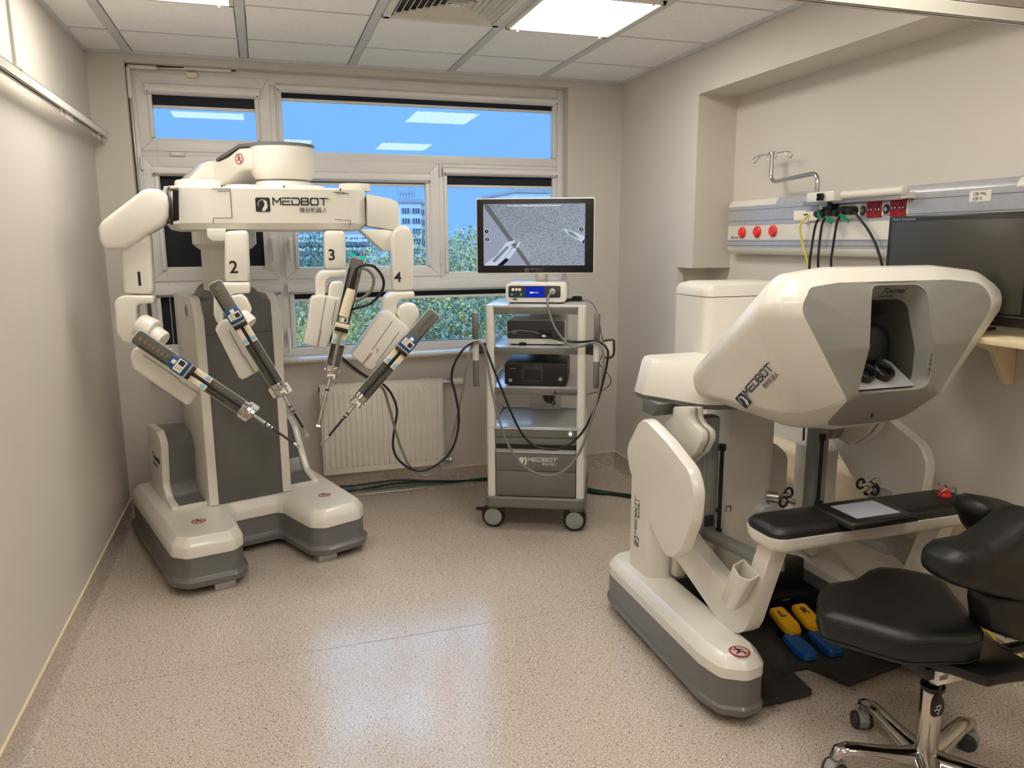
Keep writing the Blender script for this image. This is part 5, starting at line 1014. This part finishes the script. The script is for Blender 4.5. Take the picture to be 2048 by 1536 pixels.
# red double sockets, earth points, white double sockets, data plate
for u0, u1, v0, v1 in ((1735, 1766, 408, 430), (1782, 1815, 404, 427)):
    a, c = onx(u0, v0, HX), onx(u1, v1, HX); pl_ = wallq('socket_plate', u0-1.2, v0-2, u1+1, v1+1.5, HX, .004, LABEL)
    for k in range(2):
        cy = a.y+(c.y-a.y)*(.27+.46*k); cz = (a.z+c.z)/2; b = B(); hw_ = abs(c.y-a.y)*.235; box(b, HX-.009, HX-.003, cy-hw_, cy+hw_, cz-.034, cz+.034); so = out('socket', b, DRED, pl_, bev=.003)
        b = B(); lathe(b, [(.019, 0), (.017, -.001)], (HX-.0095, cy, cz), (-1, 0, 0), 20); out('socket_well', b, mat('deep_red', (92, 6, 18), .4) if 'deep_red' not in MATS else MATS['deep_red'], so)
        for e_ in (-.009, .009): b = B(); lathe(b, [(.003, 0), (.003, .001)], (HX-.0098, cy+e_, cz), (-1, 0, 0), 10); out('socket_pin', b, LABEL, so)
for u, v in ((1727, 421.5), (1774, 418.5)):
    q = onx(u, v, HX); b = B(); lathe(b, [(.020, 0), (.020, .004), (.013, .006)], q, (-1, 0, 0), 24); ea = out('earth_point', b, GASK, hw); b = B(); lathe(b, [(.009, 0), (.009, .01)], q, (-1, 0, 0), 16); out('earth_pin', b, ALU, ea)
wallq('data_plate', 1589, 422, 1611, 440, HX, .004, LABEL); wallq('data_outlet', 1610, 424, 1640, 441, HX, .012, LABEL); wallq('data_jack', 1612, 428, 1616, 431, HX, .0135, GASK, bev=0); wallq('data_jack', 1617, 427.5, 1620, 430.5, HX, .0135, GASK, bev=0); wallq('data_clip', 1613, 437, 1621, 445, HX, .02, LABEL)
wallq('socket_plate', 1640, 411, 1675, 437, HX, .006, LABEL); wallq('socket_plate', 1677, 410, 1721, 436, HX, .006, LABEL)
# sticker on the far grey rail
q = onx(1940, 383, HX-.002); b = B(); prism(b, [q, q+Vector((0, -.09, .002)), q+Vector((0, -.09, -.038)), q+Vector((0, 0, -.038))], (-.001, 0, 0)); st = out('sticker', b, LABEL, hw)
text('print_line', '120 Wa\n120 V', q+Vector((-.0015, -.015, -.016)), (0, -1, 0), EZ, .017, PRINT, st)
# equipment rail with end caps
RXX = 3.30
rl = thing('rail_lamp', 'white tubular lamp rail with end caps mounted over the sockets', 'lamp', (RXX, -2.0, 1.8))
p0, p1 = onx(1678, 391, RXX), onx(1808, 381, RXX); zc = (p0.z+p1.z)/2
b = B(); cyl(b, (RXX, p0.y-.01, zc), (RXX, p1.y, zc), .017, n=22); out('tube', b, WHITE2, rl, smooth=50)
b = B(); box(b, RXX+.006, RXX+.024, p1.y+.01, p0.y+.25, zc-.034, zc-.012); out('rail_bar', b, ALU, rl, bev=.003)
for y in (p1.y,): b = B(); lathe(b, [(.019, -.01), (.021, 0), (.021, .012), (.016, .016)], (RXX, y+.005, zc), (0, -1, 0), 20); box(b, RXX, HX, y-.01, y+.012, zc-.03, zc-.006); out('end_cap', b, WHITE2, rl, smooth=40)
# drip stand arm clamped on the rail
iv = thing('drip_pole', 'bent steel drip pole with wire hooks clamped above the wall sockets', 'pole', onx(1634, 385, RXX-.03))
q0, q1 = onx(1624, 386, RXX-.02), onx(1677, 402, RXX-.02)
b = B(); box(b, RXX-.05, RXX-.0225+.046, q1.y, q0.y, q1.z, q0.z); cl = out('clamp', b, WHITE2, iv, bev=.006, seg=3)
q = onx(1645, 394, RXX-.05); b = B(); lathe(b, [(.012, 0), (.012, .02)], q, (-1, 0, 0), 14)
for k in range(4): t_ = PI/4+k*PI/2; lathe(b, [(.008, .006), (.008, .02)], q+Vector((0, .012*math.cos(t_), .012*math.sin(t_))), (-1, 0, 0), 10)
out('clamp_knob', b, BLACK, cl)
base_ = onx(1634, 386, RXX-.03); zt_ = onx(1612, 348, RXX-.03).z
A1 = onz(1610, 348.5, zt_); A0 = Vector((base_.x, base_.y, base_.z)); A2 = onz(1547, 364, zt_-.012); A3 = A2+(A2-A1).normalized()*.06
tz = onp(1528, 312, A3, Vector((1, 0, 0))).z
elb = lambda a, m_, c, n=5: [a*(1-t)**2+m_*2*t*(1-t)+c*t*t for t in [k/n for k in range(n+1)]]
cor1 = Vector((A0.x, A0.y, zt_)); d1 = (A2-cor1).normalized(); cor2 = A2+d1*.03
pth = [A0, cor1-EZ*.05]+elb(cor1-EZ*.05, cor1, cor1+d1*.06)[1:]+elb(cor2-d1*.06, cor2, cor2+EZ*.05)+[Vector((cor2.x, cor2.y, tz))]
b = B(); tube(b, pth, .0105, 14); out('pole_tube', b, STEEL, iv, smooth=60)
tp_ = Vector((cor2.x, cor2.y, tz)); hd_ = Vector((.05, -1, 0)).normalized()
b = B()
for sg in (1, -1):
    e_ = tp_+hd_*(sg*.15); tube(b, [tp_+EZ*.003, e_-hd_*(sg*.045)+EZ*.004]+cr([e_-hd_*(sg*.045)+EZ*.004, e_-hd_*(sg*.01)+EZ*-.004+EZ*.0, e_+EZ*-.014, e_-hd_*(sg*.012)+EZ*-.03, e_-hd_*(sg*.04)+EZ*-.016, e_-hd_*(sg*.055)+EZ*.002], 4)[1:], .0028, 8)
    f_ = tp_+hd_*(sg*.022); tube(b, cr([tp_+EZ*.008, f_+EZ*.012, f_+hd_*(sg*.012)+EZ*-.008, f_+hd_*(sg*.004)+EZ*-.026], 4), .0028, 8)
out('hook_wire', b, STEEL, iv, smooth=60); b = B(); lathe(b, [(.012, 0), (.013, .006), (.01, .014)], tp_-EZ*.004, EZ, 14); out('pole_cap', b, STEEL, iv)
# plugs, cables and green tags
pb0 = [(1646, 428), (1657, 425), (1669, 424), (1683, 425), (1697, 421), (1711, 421)]
for k, (u, v) in enumerate(pb0):
    q = onx(u, v, HX-.006); b = B(); lathe(b, [(.018, 0), (.019, .012), (.019, .03), (.012, .045)], q, (-1, 0, 0), 18); out('power_plug', b, RUBBER, label='black plug in the white wall sockets, number %s of six from the window' % ('one', 'two', 'three', 'four', 'five', 'six')[k], cat='plug', group='black plugs in the wall sockets')
q = onx(1669, 412, HX-.02); b = B(); box(b, HX-.05, HX-.006, q.y-.012, q.y+.012, q.z-.03, q.z+.03); box(b, HX-.06, HX-.03, q.y-.03, q.y+.03, q.z-.012, q.z-.002); out('power_adapter', b, RUBBER, label='black T-shaped adapter plugged in beneath the drip pole clamp', cat='adapter')
def wc(nm, lab, px, r, m, x0=HX-.03, tail=(), grp='cables hanging from the wall sockets'):
    cable(nm, lab, [onx(u, v, x0) for u, v in px]+[Vector(t_) for t_ in tail], r, m, grp, k=5)
wc('power_cable', 'black cable hanging from the wall sockets, nearest the yellow cable', [(1646, 430), (1636, 440), (1630, 455), (1624, 490), (1619, 530)], .0055, RUBBER, tail=((3.36, -1.72, 1.3), (3.36, -1.75, .7), (3.30, -1.85, .05), (3.27, -2.0, .012)))
wc('power_cable', 'black cable hanging from the wall sockets between two others', [(1657, 428), (1648, 440), (1643, 455), (1638, 495), (1636, 530)], .0055, RUBBER, tail=((3.36, -1.80, 1.3), (3.365, -1.80, .7), (3.32, -1.9, .05), (3.29, -2.05, .012)))
wc('power_cable', 'black cable hanging from the wall sockets below the green flag tag', [(1683, 428), (1675, 442), (1671, 460), (1665, 500), (1662, 530)], .0055, RUBBER, tail=((3.36, -1.9, 1.3), (3.37, -1.88, .7), (3.34, -1.98, .05), (3.31, -2.1, .012)))
wc('power_cable', 'black cable curving away from the wall sockets towards the dark monitor', [(1709, 424), (1718, 436), (1735, 458), (1750, 485), (1757, 505), (1764, 530)], .0055, RUBBER, tail=((3.37, -2.25, 1.3), (3.375, -2.2, .7), (3.36, -2.2, .62)))
cable('network_cable', 'yellow network cable running from the wall outlet down the wall to the floor', [onx(1618, 430, HX-.016), onx(1608, 438, HX-.03), onx(1602, 448, HX-.04), onx(1600, 460, HX-.035), onx(1606, 490, HX-.02), onx(1617, 530, HX-.01), onx(1650, 640, 3.40), onx(1690, 770, 3.395), onx(1718, 855, 3.39), onx(1733, 895, 3.385), onx(1756, 945, 3.375), onx(1775, 985, 3.36), onx(1803, 1030, 3.335), onx(1832, 1065, 3.335), onx(1852, 1095, 3.34), Vector((3.37, -2.52, .25)), onx(1975, 1262, 3.38), onx(1990, 1285, 3.38), onx(2020, 1303, 3.38), onx(2044, 1316, 3.375), Vector((3.36, -3.15, .008)), Vector((3.36, -3.6, .008))], .0045, YCAB, k=6)
for k, P in enumerate((((1631, 423), (1637, 418), (1642, 434), (1638, 440)), ((1648, 434), (1653, 430), (1666, 443), (1662, 449)), ((1677, 431), (1681, 426), (1699, 440), (1696, 446)))):
    b = B(); prism(b, [onx(u, v, HX-.05-.004*k) for u, v in P], (.0025, .0, .0)); out('cable_tag', b, GREEN, label=('green cable tag nearest the data outlet', 'green cable tag hanging below the plugs, middle one', 'green cable tag nearest the red sockets')[k], cat='tag', group='green tags on the cables')
# dark monitor on its shelf
MXX = 3.20
a, c = onx(1778, 433, MXX), onx(1778, 655, MXX); y0 = a.y; z1 = a.z; z0 = onx(1955, 648, MXX).z; y1 = y0-.62
dm = thing('wall_monitor', 'switched-off black monitor standing on the cream shelf on the right', 'monitor', (MXX+.03, (y0+y1)/2, z0-.03))
def mb(nm, x0, x1, ya, yb_, za, zb, m, bev=.003, par=dm): b = B(); box(b, x0, x1, min(ya, yb_), max(ya, yb_), za, zb); return out(nm, b, m, par, bev=bev)
mb('casing', MXX, MXX+.05, y0, y1, z0, z1, BLACK, .008)
mb('screen', MXX-.002, MXX+.01, y0-.022, y1+.022, z0+.045, z1-.022, mat('dark_glass', (58, 55, 47), .32, var=.02), .001)
text('print_line', 'Module Sonosystem', Vector((MXX-.0006, y0-.02, z1-.017)), (0, -1, 0), EZ, .014, LGREY, dm)
mb('chin_line', MXX-.001, MXX+.01, y0-.004, y1+.004, z0+.034, z0+.036, GREY, 0)
for k in range(5): mb('key', MXX-.001, MXX+.006, y1+.2-.02*k, y1+.19-.02*k, z0+.016, z0+.02, GREY, 0)
mb('stand', MXX+.02, MXX+.12, (y0+y1)/2-.11, (y0+y1)/2+.11, z0-.028, z0-.018, BLACK, .004); mb('neck', MXX+.05, MXX+.07, (y0+y1)/2-.04, (y0+y1)/2+.04, z0-.02, z0+.15, BLACK, .004)
zsh = z0-.03
sf_ = thing('wall_shelf', 'cream shelf on a bracket carrying the dark monitor', 'shelf', (3.28, (y0+y1)/2, zsh-.025))
mb('shelf_board', 3.10, NB-.001, y0-.02, y1-.1, zsh-.022, zsh, BEIGE, .004, par=sf_)
for y in ((y0+y1)/2-.10, (y0+y1)/2-.42):
    b = B(); P = rpoly([Vector(q_) for q_ in ((3.12, zsh-.022), (NB-.002, zsh-.022), (NB-.002, zsh-.20), (3.38, zsh-.20), (3.30, zsh-.07))], [.004, .004, .004, .01, .04], 3); prism(b, [(p.x, y, p.y) for p in P], (0, -.02, 0)); out('bracket', b, BEIGE, sf_, bev=.003)
# crash rail
cr_ = thing('crash_rail', 'cream bumper rail along the lower right wall', 'rail', (3.39, -3.5, .385))
b = B(); P = rpoly([Vector(q_) for q_ in ((NB-.001, .385), (3.372, .385), (3.352, .42), (3.352, .555), (3.372, .59), (NB-.001, .59))], [.003, .015, .03, .03, .015, .003], 4); prism(b, [(p.x, -.80, p.y) for p in P], (0, YE+.81, 0)); out('bumper', b, BEIGE, cr_, smooth=45)
b = B(); box(b, 3.35, NB-.001, -.80, -.785, .38, .595); out('end_cap', b, BEIGE, cr_, bev=.006)
# small bracket in the low recess
q = ony(1412, 618, -.80); b = B(); tube(b, [(q.x, -.767, q.z+.03), (q.x, -.80, q.z+.03), (q.x+.02, -.80, q.z+.03)], .004, 8); tube(b, [(q.x, -.80, q.z+.03), (q.x+.015, -.80, q.z-.06)], .004, 8); out('wall_hook', b, STEEL, label='thin metal hook on the recess side wall left of the tower', cat='hook')
# ================================================================== STOOL
SX, SY = 2.668, -3.232
sto = thing('saddle_stool', 'black leather saddle stool with a chrome five-star base', 'stool', (SX, SY, 0))
ST = .515
seatp = [(1634, 1203), (1637, 1181), (1656, 1170), (1706, 1163), (1736, 1143), (1757, 1136), (1800, 1139), (1868, 1152), (1895, 1169), (1932, 1216), (1968, 1258), (1966, 1275), (1940, 1283), (1830, 1284), (1795, 1278), (1700, 1250), (1645, 1235)]
SP = rpoly([onz(u, v, ST) for u, v in seatp], [.03, .03, .03, .06, .06, .04, .06, .06, .06, .05, .03, .03, .05, .08, .06, .06, .03], 3)
sc_ = sum(SP, Vector())/len(SP)
def srn(k, z): return [Vector((sc_.x+(p.x-sc_.x)*k, sc_.y+(p.y-sc_.y)*k, z)) for p in SP]
b = B(); loft(b, [srn(.5, .43), srn(.90, .430), srn(.965, .438), srn(.995, .455), srn(1.0, .49), srn(.985, .512), srn(.94, .526), srn(.8, .532), srn(.45, .530)]); seat = out('seat', b, LEATH, sto, smooth=60)
for z, k in ((.503, .9965), (.447, .989)): b = B(); P = srn(k, z); tube(b, P+[P[0]], .0022, 6, cap=False); out('seam', b, BLACK, seat, smooth=60)
b = B(); loft(b, [srn(.55, .408), srn(.78, .412), srn(.82, .430)]); out('seat_pan', b, BLACK, sto, smooth=40)
# backrest: two leather lobes on a black bar
def lobe(nm, poly, y, d, bev):
    P = rpoly([ony(u, v, y) for u, v in poly], .03, 3); b = B(); c_ = sum(P, Vector())/len(P)
    def q(k, e): return [Vector((c_.x+(p.x-c_.x)*k, y+e, c_.z+(p.z-c_.z)*k)) for p in P]
    loft(b, [q(.55, -.004), q(.86, .004), q(.96, .02), q(1, .045), q(1, d-.04), q(.95, d-.012), q(.8, d)]); return out(nm, b, LEATH, sto, smooth=60)
lobe('backrest', [(1966, 1032), (1972, 1012), (1992, 1005), (2045, 1014), (2085, 1030), (2085, 1110), (2040, 1125), (2005, 1100), (1983, 1072)], -3.20, .12, .03)
lobe('backrest', [(1907, 1155), (1911, 1128), (1936, 1109), (1992, 1099), (2034, 1072), (2090, 1030), (2140, 1040), (2140, 1205), (2060, 1212), (1984, 1197), (1930, 1182), (1911, 1170)], -3.36, .13, .03)
lobe('backrest', [(1981, 1190), (2080, 1196), (2110, 1205), (2110, 1300), (2040, 1288), (1990, 1270)], -3.33, .10, .03)
# mechanism
mp = [onz(u, v, .40) for u, v in ((1960, 1296), (2060, 1340), (2060, 1362), (2000, 1370), (1975, 1376), (1900, 1350), (1800, 1335))]
b = B(); prism(b, mp, (0, 0, .03)); out('tilt_plate', b, BLACK, sto, bev=.005)
mc_ = onz(1880, 1335, .41); b = B(); box(b, SX-.08, SX+.22, SY-.05, SY+.05, .375, .412); box(b, SX+.18, SX+.24, SY-.06, SY+.06, .35, .42); out('mechanism', b, BLACK, sto, bev=.006)
b = B(); box(b, SX-.055, SX+.04, SY-.062, SY-.05, .365, .405); wl = out('rating_label', b, LABEL, sto); b = B(); box(b, SX-.05, SX-.02, SY-.063, SY-.062, .38, .395); out('print_square', b, GREY, wl)
for u, v in ((1942, 1325), (1968, 1362), (1996, 1333)): q = onz(u, v, .41); b = B(); lathe(b, [(.006, 0), (.006, .004)], q, (0, -.6, .8), 10); out('bolt', b, CHROME, sto)
b = B(); tube(b, [(SX+.2, SY, .385), (SX+.36, SY-.01, .39), (SX+.42, SY-.02, .44), (SX+.43, SY-.03, .60)], .018, 12); out('backrest_bar', b, BLACK, sto, smooth=50)
b = B(); tube(b, cr([(SX+.30, SY+.02, .41), (SX+.33, SY+.06, .47), (SX+.36, SY+.03, .56)], 5), .004, 8); tube(b, cr([(SX+.32, SY+.02, .41), (SX+.36, SY+.07, .46), (SX+.38, SY+.03, .56)], 5), .004, 8); out('lever_cable', b, BLACK, sto)
# gas lift
b = B(); lathe(b, [(.030, 0), (.031, .01), (.031, .215), (.028, .225)], (SX, SY, .085), EZ, 30); out('lift_tube', b, CHROME, sto, smooth=40)
b = B(); lathe(b, [(.031, 0), (.034, .004), (.034, .016), (.02, .02)], (SX, SY, .306), EZ, 26); out('lift_collar', b, BLACK, sto, smooth=40)
b = B(); cyl(b, (SX, SY, .32), (SX, SY, .385), .014, n=18); out('lift_rod', b, STEEL, sto, smooth=40)
ly = SY-.036; b = B(); P = rpoly([Vector(q) for q in ((-.022, -.045), (.022, -.045), (.024, -.005), (.006, .03), (.006, .11), (-.003, .11), (-.003, .03), (-.024, -.005))], [.016, .016, .014, .01, .002, .002, .01, .014], 3); prism(b, [(SX-.012+p.x, ly, .285+p.y) for p in P], (0, .006, 0)); lv = out('lever_tag', b, BLACK, sto, bev=.002)
b = B(); F = lambda a, c: Vector((SX-.012+a, ly-.0004, .262+c)); stroke(b, F, [(-.012, 0), (-.004, .004), (.004, -.002), (.01, .008)], .003); stroke(b, F, [(-.008, .012), (.008, .014)], .003); stroke(b, F, [(.004, -.006), (.0, -.014)], .003); out('tag_print', b, LABEL, lv)
# five-star base
b = B(); lathe(b, [(.034, 0), (.042, .012), (.044, .05), (.034, .062)], (SX, SY, .045), EZ, 30); out('base_hub', b, CHROME, sto, smooth=40)
for k in range(5):
    t_ = R(16+72*k); d = Vector((math.cos(t_), math.sin(t_), 0)); n_ = Vector((-d.y, d.x, 0)); c0 = Vector((SX, SY, 0))
    st_ = [(.025, .080, .026, .022), (.07, .082, .023, .019), (.13, .090, .019, .014), (.19, .099, .017, .012), (.235, .102, .017, .012), (.262, .094, .016, .012), (.270, .076, .014, .012)]
    rg = []
    for i, (r_, z_, w_, h_) in enumerate(st_):
        nx_ = st_[min(i+1, 6)]; pv = st_[max(i-1, 0)]; tg = (d*(nx_[0]-pv[0])+EZ*(nx_[1]-pv[1])).normalized(); up_2 = n_.cross(tg)*-1
        if up_2.z < 0 and i < 5: up_2 = -up_2
        if i >= 5: up_2 = (d*.7+EZ*.7) if i == 5 else d
        rg.append([c0+d*r_+EZ*z_+n_*(w_*1.6*math.cos(a_))+up_2*(h_*1.3*math.sin(a_)) for a_ in [2*PI*j/14 for j in range(14)]])
    b = B(); loft(b, rg); lg = out('base_leg', b, CHROME, sto, smooth=60)
    w_ = c0+d*.268; a_ = Matrix.Rotation(R(50*k+20), 3, 'Z') @ d; q_ = Vector((-a_.y, a_.x, 0))
    b = B(); cyl(b, w_+EZ*.05, w_+EZ*.08, .008, n=12); 
    P = [w_+q_*x+EZ*z for x, z in ((-.03, .02), (.026, .012), (.034, .04), (.02, .062), (-.02, .064), (-.034, .045))]; prism(b, [p-a_*.015 for p in P], a_*.03); out('caster_body', b, LGREY, lg, bev=.003)
    for s in (-1, 1): b = B(); lathe(b, [(.018, 0), (.027, .002), (.0285, .006), (.0285, .014), (.024, .018)], w_+EZ*.0285+a_*(s*.013), a_*s, 22); cw = out('caster_wheel', b, DARK, lg, smooth=50); 
# ================================================================== OUTSIDE
GZ = -14.0
b = B(); box(b, -60, 120, 3, 160, GZ-.5, GZ); struct('ground', b, mat('outdoor_ground', (96, 104, 70), .9, var=.25, scale=.4))
LEAF = []
for i, c in enumerate(((150, 146, 96), (112, 124, 94), (186, 168, 98), (92, 110, 96))):
    LEAF.append(mat('leaf_%s' % ('olive', 'green', 'yellow', 'deep')[i], c, .7, var=.45, scale=1.2))
BARK = mat('bark', (74, 62, 52), .9, var=.2)
def crown_mesh(seed, n=16000):
    r2 = random.Random(seed); vs, fs = [], []
    blobs = [(Vector((r2.uniform(-1, 1)*1.5, r2.uniform(-1, 1)*1.5, r2.uniform(-3.2, 2.2))), r2.uniform(.5, 1.15)) for _ in range(46)]
    for _ in range(n):
        c, r_ = blobs[r2.randrange(len(blobs))]
        d = Vector((r2.gauss(0, 1), r2.gauss(0, 1), r2.gauss(0, 1))).normalized()*r_*r2.uniform(.55, 1.05)
        p = c+d; s = r2.uniform(.028, .062); a = Vector((r2.gauss(0, 1), r2.gauss(0, 1), r2.gauss(0, 1))).normalized(); u = a.orthogonal().normalized(); w_ = a.cross(u)
        i = len(vs); vs += [p-u*s, p+w_*s*.5, p+u*s, p-w_*s*.5]; fs.append((i, i+1, i+2, i+3))
    me = bpy.data.meshes.new('crown'); me.from_pydata([tuple(v) for v in vs], [], fs); return me
CRM = [crown_mesh(s) for s in (3, 11, 29)]
def trunk_mesh(seed):
    r2 = random.Random(seed); b = B(); tube(b, [(0, 0, -9), (.05, 0, -4), (-.05, .05, -1), (.02, 0, .2)], .2, 8, rs=[.2, .17, .1, .03])
    for k in range(14):
        z = r2.uniform(-3.2, -.6); t_ = r2.uniform(0, 2*PI); l_ = r2.uniform(.6, 1.2); d = Vector((math.cos(t_), math.sin(t_), .8)); tube(b, [Vector((0, 0, z)), Vector((0, 0, z))+d*l_*.5, Vector((0, 0, z))+d*l_+EZ*.3], .05, 6, rs=[.04, .025, .008])
    me = bpy.data.meshes.new('trunk'); b.to_mesh(me); b.free(); me.materials.append(BARK); return me
TRM = [trunk_mesh(s) for s in (5, 8)]
for me in CRM: me.materials.append(LEAF[0])
# (pixel column, distance, pixel row of the top, kind, label)
TREES = [(622, 20, 452, 3, 'dark green tree outside, seen left of the arm marked 3'), (690, 24, 462, 1, 'green tree outside, between the arms marked 3 and 4'), (760, 19, 495, 2, 'yellowing tree low outside the middle window'),
         (845, 17, 462, 0, 'olive tree outside, at the right edge of the middle window'), (915, 15, 440, 0, 'tall olive tree outside, just left of the black monitor'), (985, 18, 452, 2, 'yellowing tree outside, behind the monitor left edge'), (1085, 17, 455, 1, 'green tree outside, behind the monitor'),
         (640, 14, 560, 2, 'low yellow tree outside the bottom window, left end'), (720, 12.5, 585, 0, 'low olive tree outside, behind the arm marked 4'), (800, 13, 575, 2, 'low yellow tree outside, below the arm marked 4'), (880, 12, 580, 1, 'low green tree outside, right of the arm marked 4'), (950, 13, 572, 3, 'low dark tree outside, left of the equipment cart'), (1050, 12.5, 580, 0, 'low olive tree outside, behind the equipment cart'),
         (660, 34, 470, 1, 'distant green tree outside, before the balcony block'), (780, 36, 478, 3, 'distant dark tree outside, before the pale tower'), (1000, 33, 462, 1, 'distant green tree outside, far behind the monitor')]
cpool = {}
for i, (u, dist, v, kd, lab) in enumerate(TREES):
    p = ony(u, v, dist); t = thing('tree', lab, 'tree', (p.x, p.y, GZ), 'autumn trees outside'); sc2 = rnd.uniform(.9, 1.25)*(1.0 if dist < 30 else 1.5)
    key = (i % 3, kd)
    if key not in cpool:
        me = CRM[i % 3].copy(); me.materials.clear(); me.materials.append(LEAF[kd]); cpool[key] = me
    o = bpy.data.objects.new('crown', cpool[key]); COL.objects.link(o); o.parent = t; o.scale = (sc2, sc2, sc2*1.15); o.rotation_euler.z = rnd.uniform(0, 6); o.location = (0, 0, p.z-GZ-2.9*sc2*1.15); o['kind'] = 'stuff'
    o = bpy.data.objects.new('trunk', TRM[i % 2]); COL.objects.link(o); o.parent = t; hz_ = p.z-GZ-2.9*sc2*1.15; o.scale = (1.2, 1.2, hz_/9); o.location = (0, 0, hz_)
BW = mat('building_wall', (206, 208, 214), .8); BW2 = mat('building_side', (196, 172, 168), .8); BG = mat('building_glass', (62, 74, 96), .15); BT = mat('building_trim', (150, 154, 166), .7)
def building(lab, u0, u1, vt, dist, floors, cols, vstep, label_w, balcony=False, mast=True, depth=12, wm=None):
    a, c = ony(u0, vt, dist), ony(u1, vt, dist); x0, x1, zt = a.x, c.x, a.z
    t = thing('apartment_block', lab, 'building', ((x0+x1)/2, dist+depth/2, GZ))
    b = B(); box(b, x0, x1, dist, dist+depth, GZ, zt); wa = out('wall', b, wm or BW, t)
    b = B(); box(b, x0-.15, x1+.15, dist-.15, dist+depth, zt, zt+.3); out('roof_edge', b, BT, t)
    st_ = a.z-ony(u0, vt+vstep, dist).z; cw = (x1-x0)/cols
    for f in range(floors):
        z1_ = zt-st_*(f+.55)
        for k in range(cols):
            xa, xb = x0+cw*(k+.14), x0+cw*(k+.86); b = B(); box(b, xa, xb, dist-.06, dist+.02, z1_-st_*.48, z1_); wi = out('window', b, BG, t)
            b = B()
            for m_ in (.0, .33, .66, 1.0): x_ = xa+(xb-xa)*m_; box(b, x_-.05, x_+.05, dist-.1, dist, z1_-st_*.48, z1_)
            out('window_bars', b, BT, wi)
        if balcony:
            b = B(); box(b, x0, x1, dist-1.3, dist, z1_-st_*.56, z1_-st_*.5); box(b, x0, x1, dist-1.3, dist-1.25, z1_-st_*.52, z1_-st_*.22); out('balcony', b, BW, t)
    if mast:
        b = B()
        for k in range(7): x_ = x0+(x1-x0)*(k+.5)/7; cyl(b, (x_, dist+2, zt), (x_, dist+2, zt+rnd.uniform(1.0, 2.2)), .06, n=6)
        box(b, x0+.3, x1-.3, dist+1.8, dist+2.0, zt+.9, zt+1.1); out('roof_antennas', b, BT, t)
    return t
building('pale tower block far outside, topped with antennas, right of the arm marked 4', 800, 842, 405, 62, 10, 2, 20.5, 0)
building('pale block with a pinkish wall far outside, behind the tower', 838, 872, 408, 66, 10, 2, 20.5, 0, mast=False, wm=BW2)
building('white block with balconies far outside, behind the arm marked 3', 588, 740, 466, 55, 8, 7, 17, 0, balcony=True, mast=False)
building('block with roof antennas far outside, just above the black monitor', 1030, 1125, 385, 70, 12, 4, 20, 0)
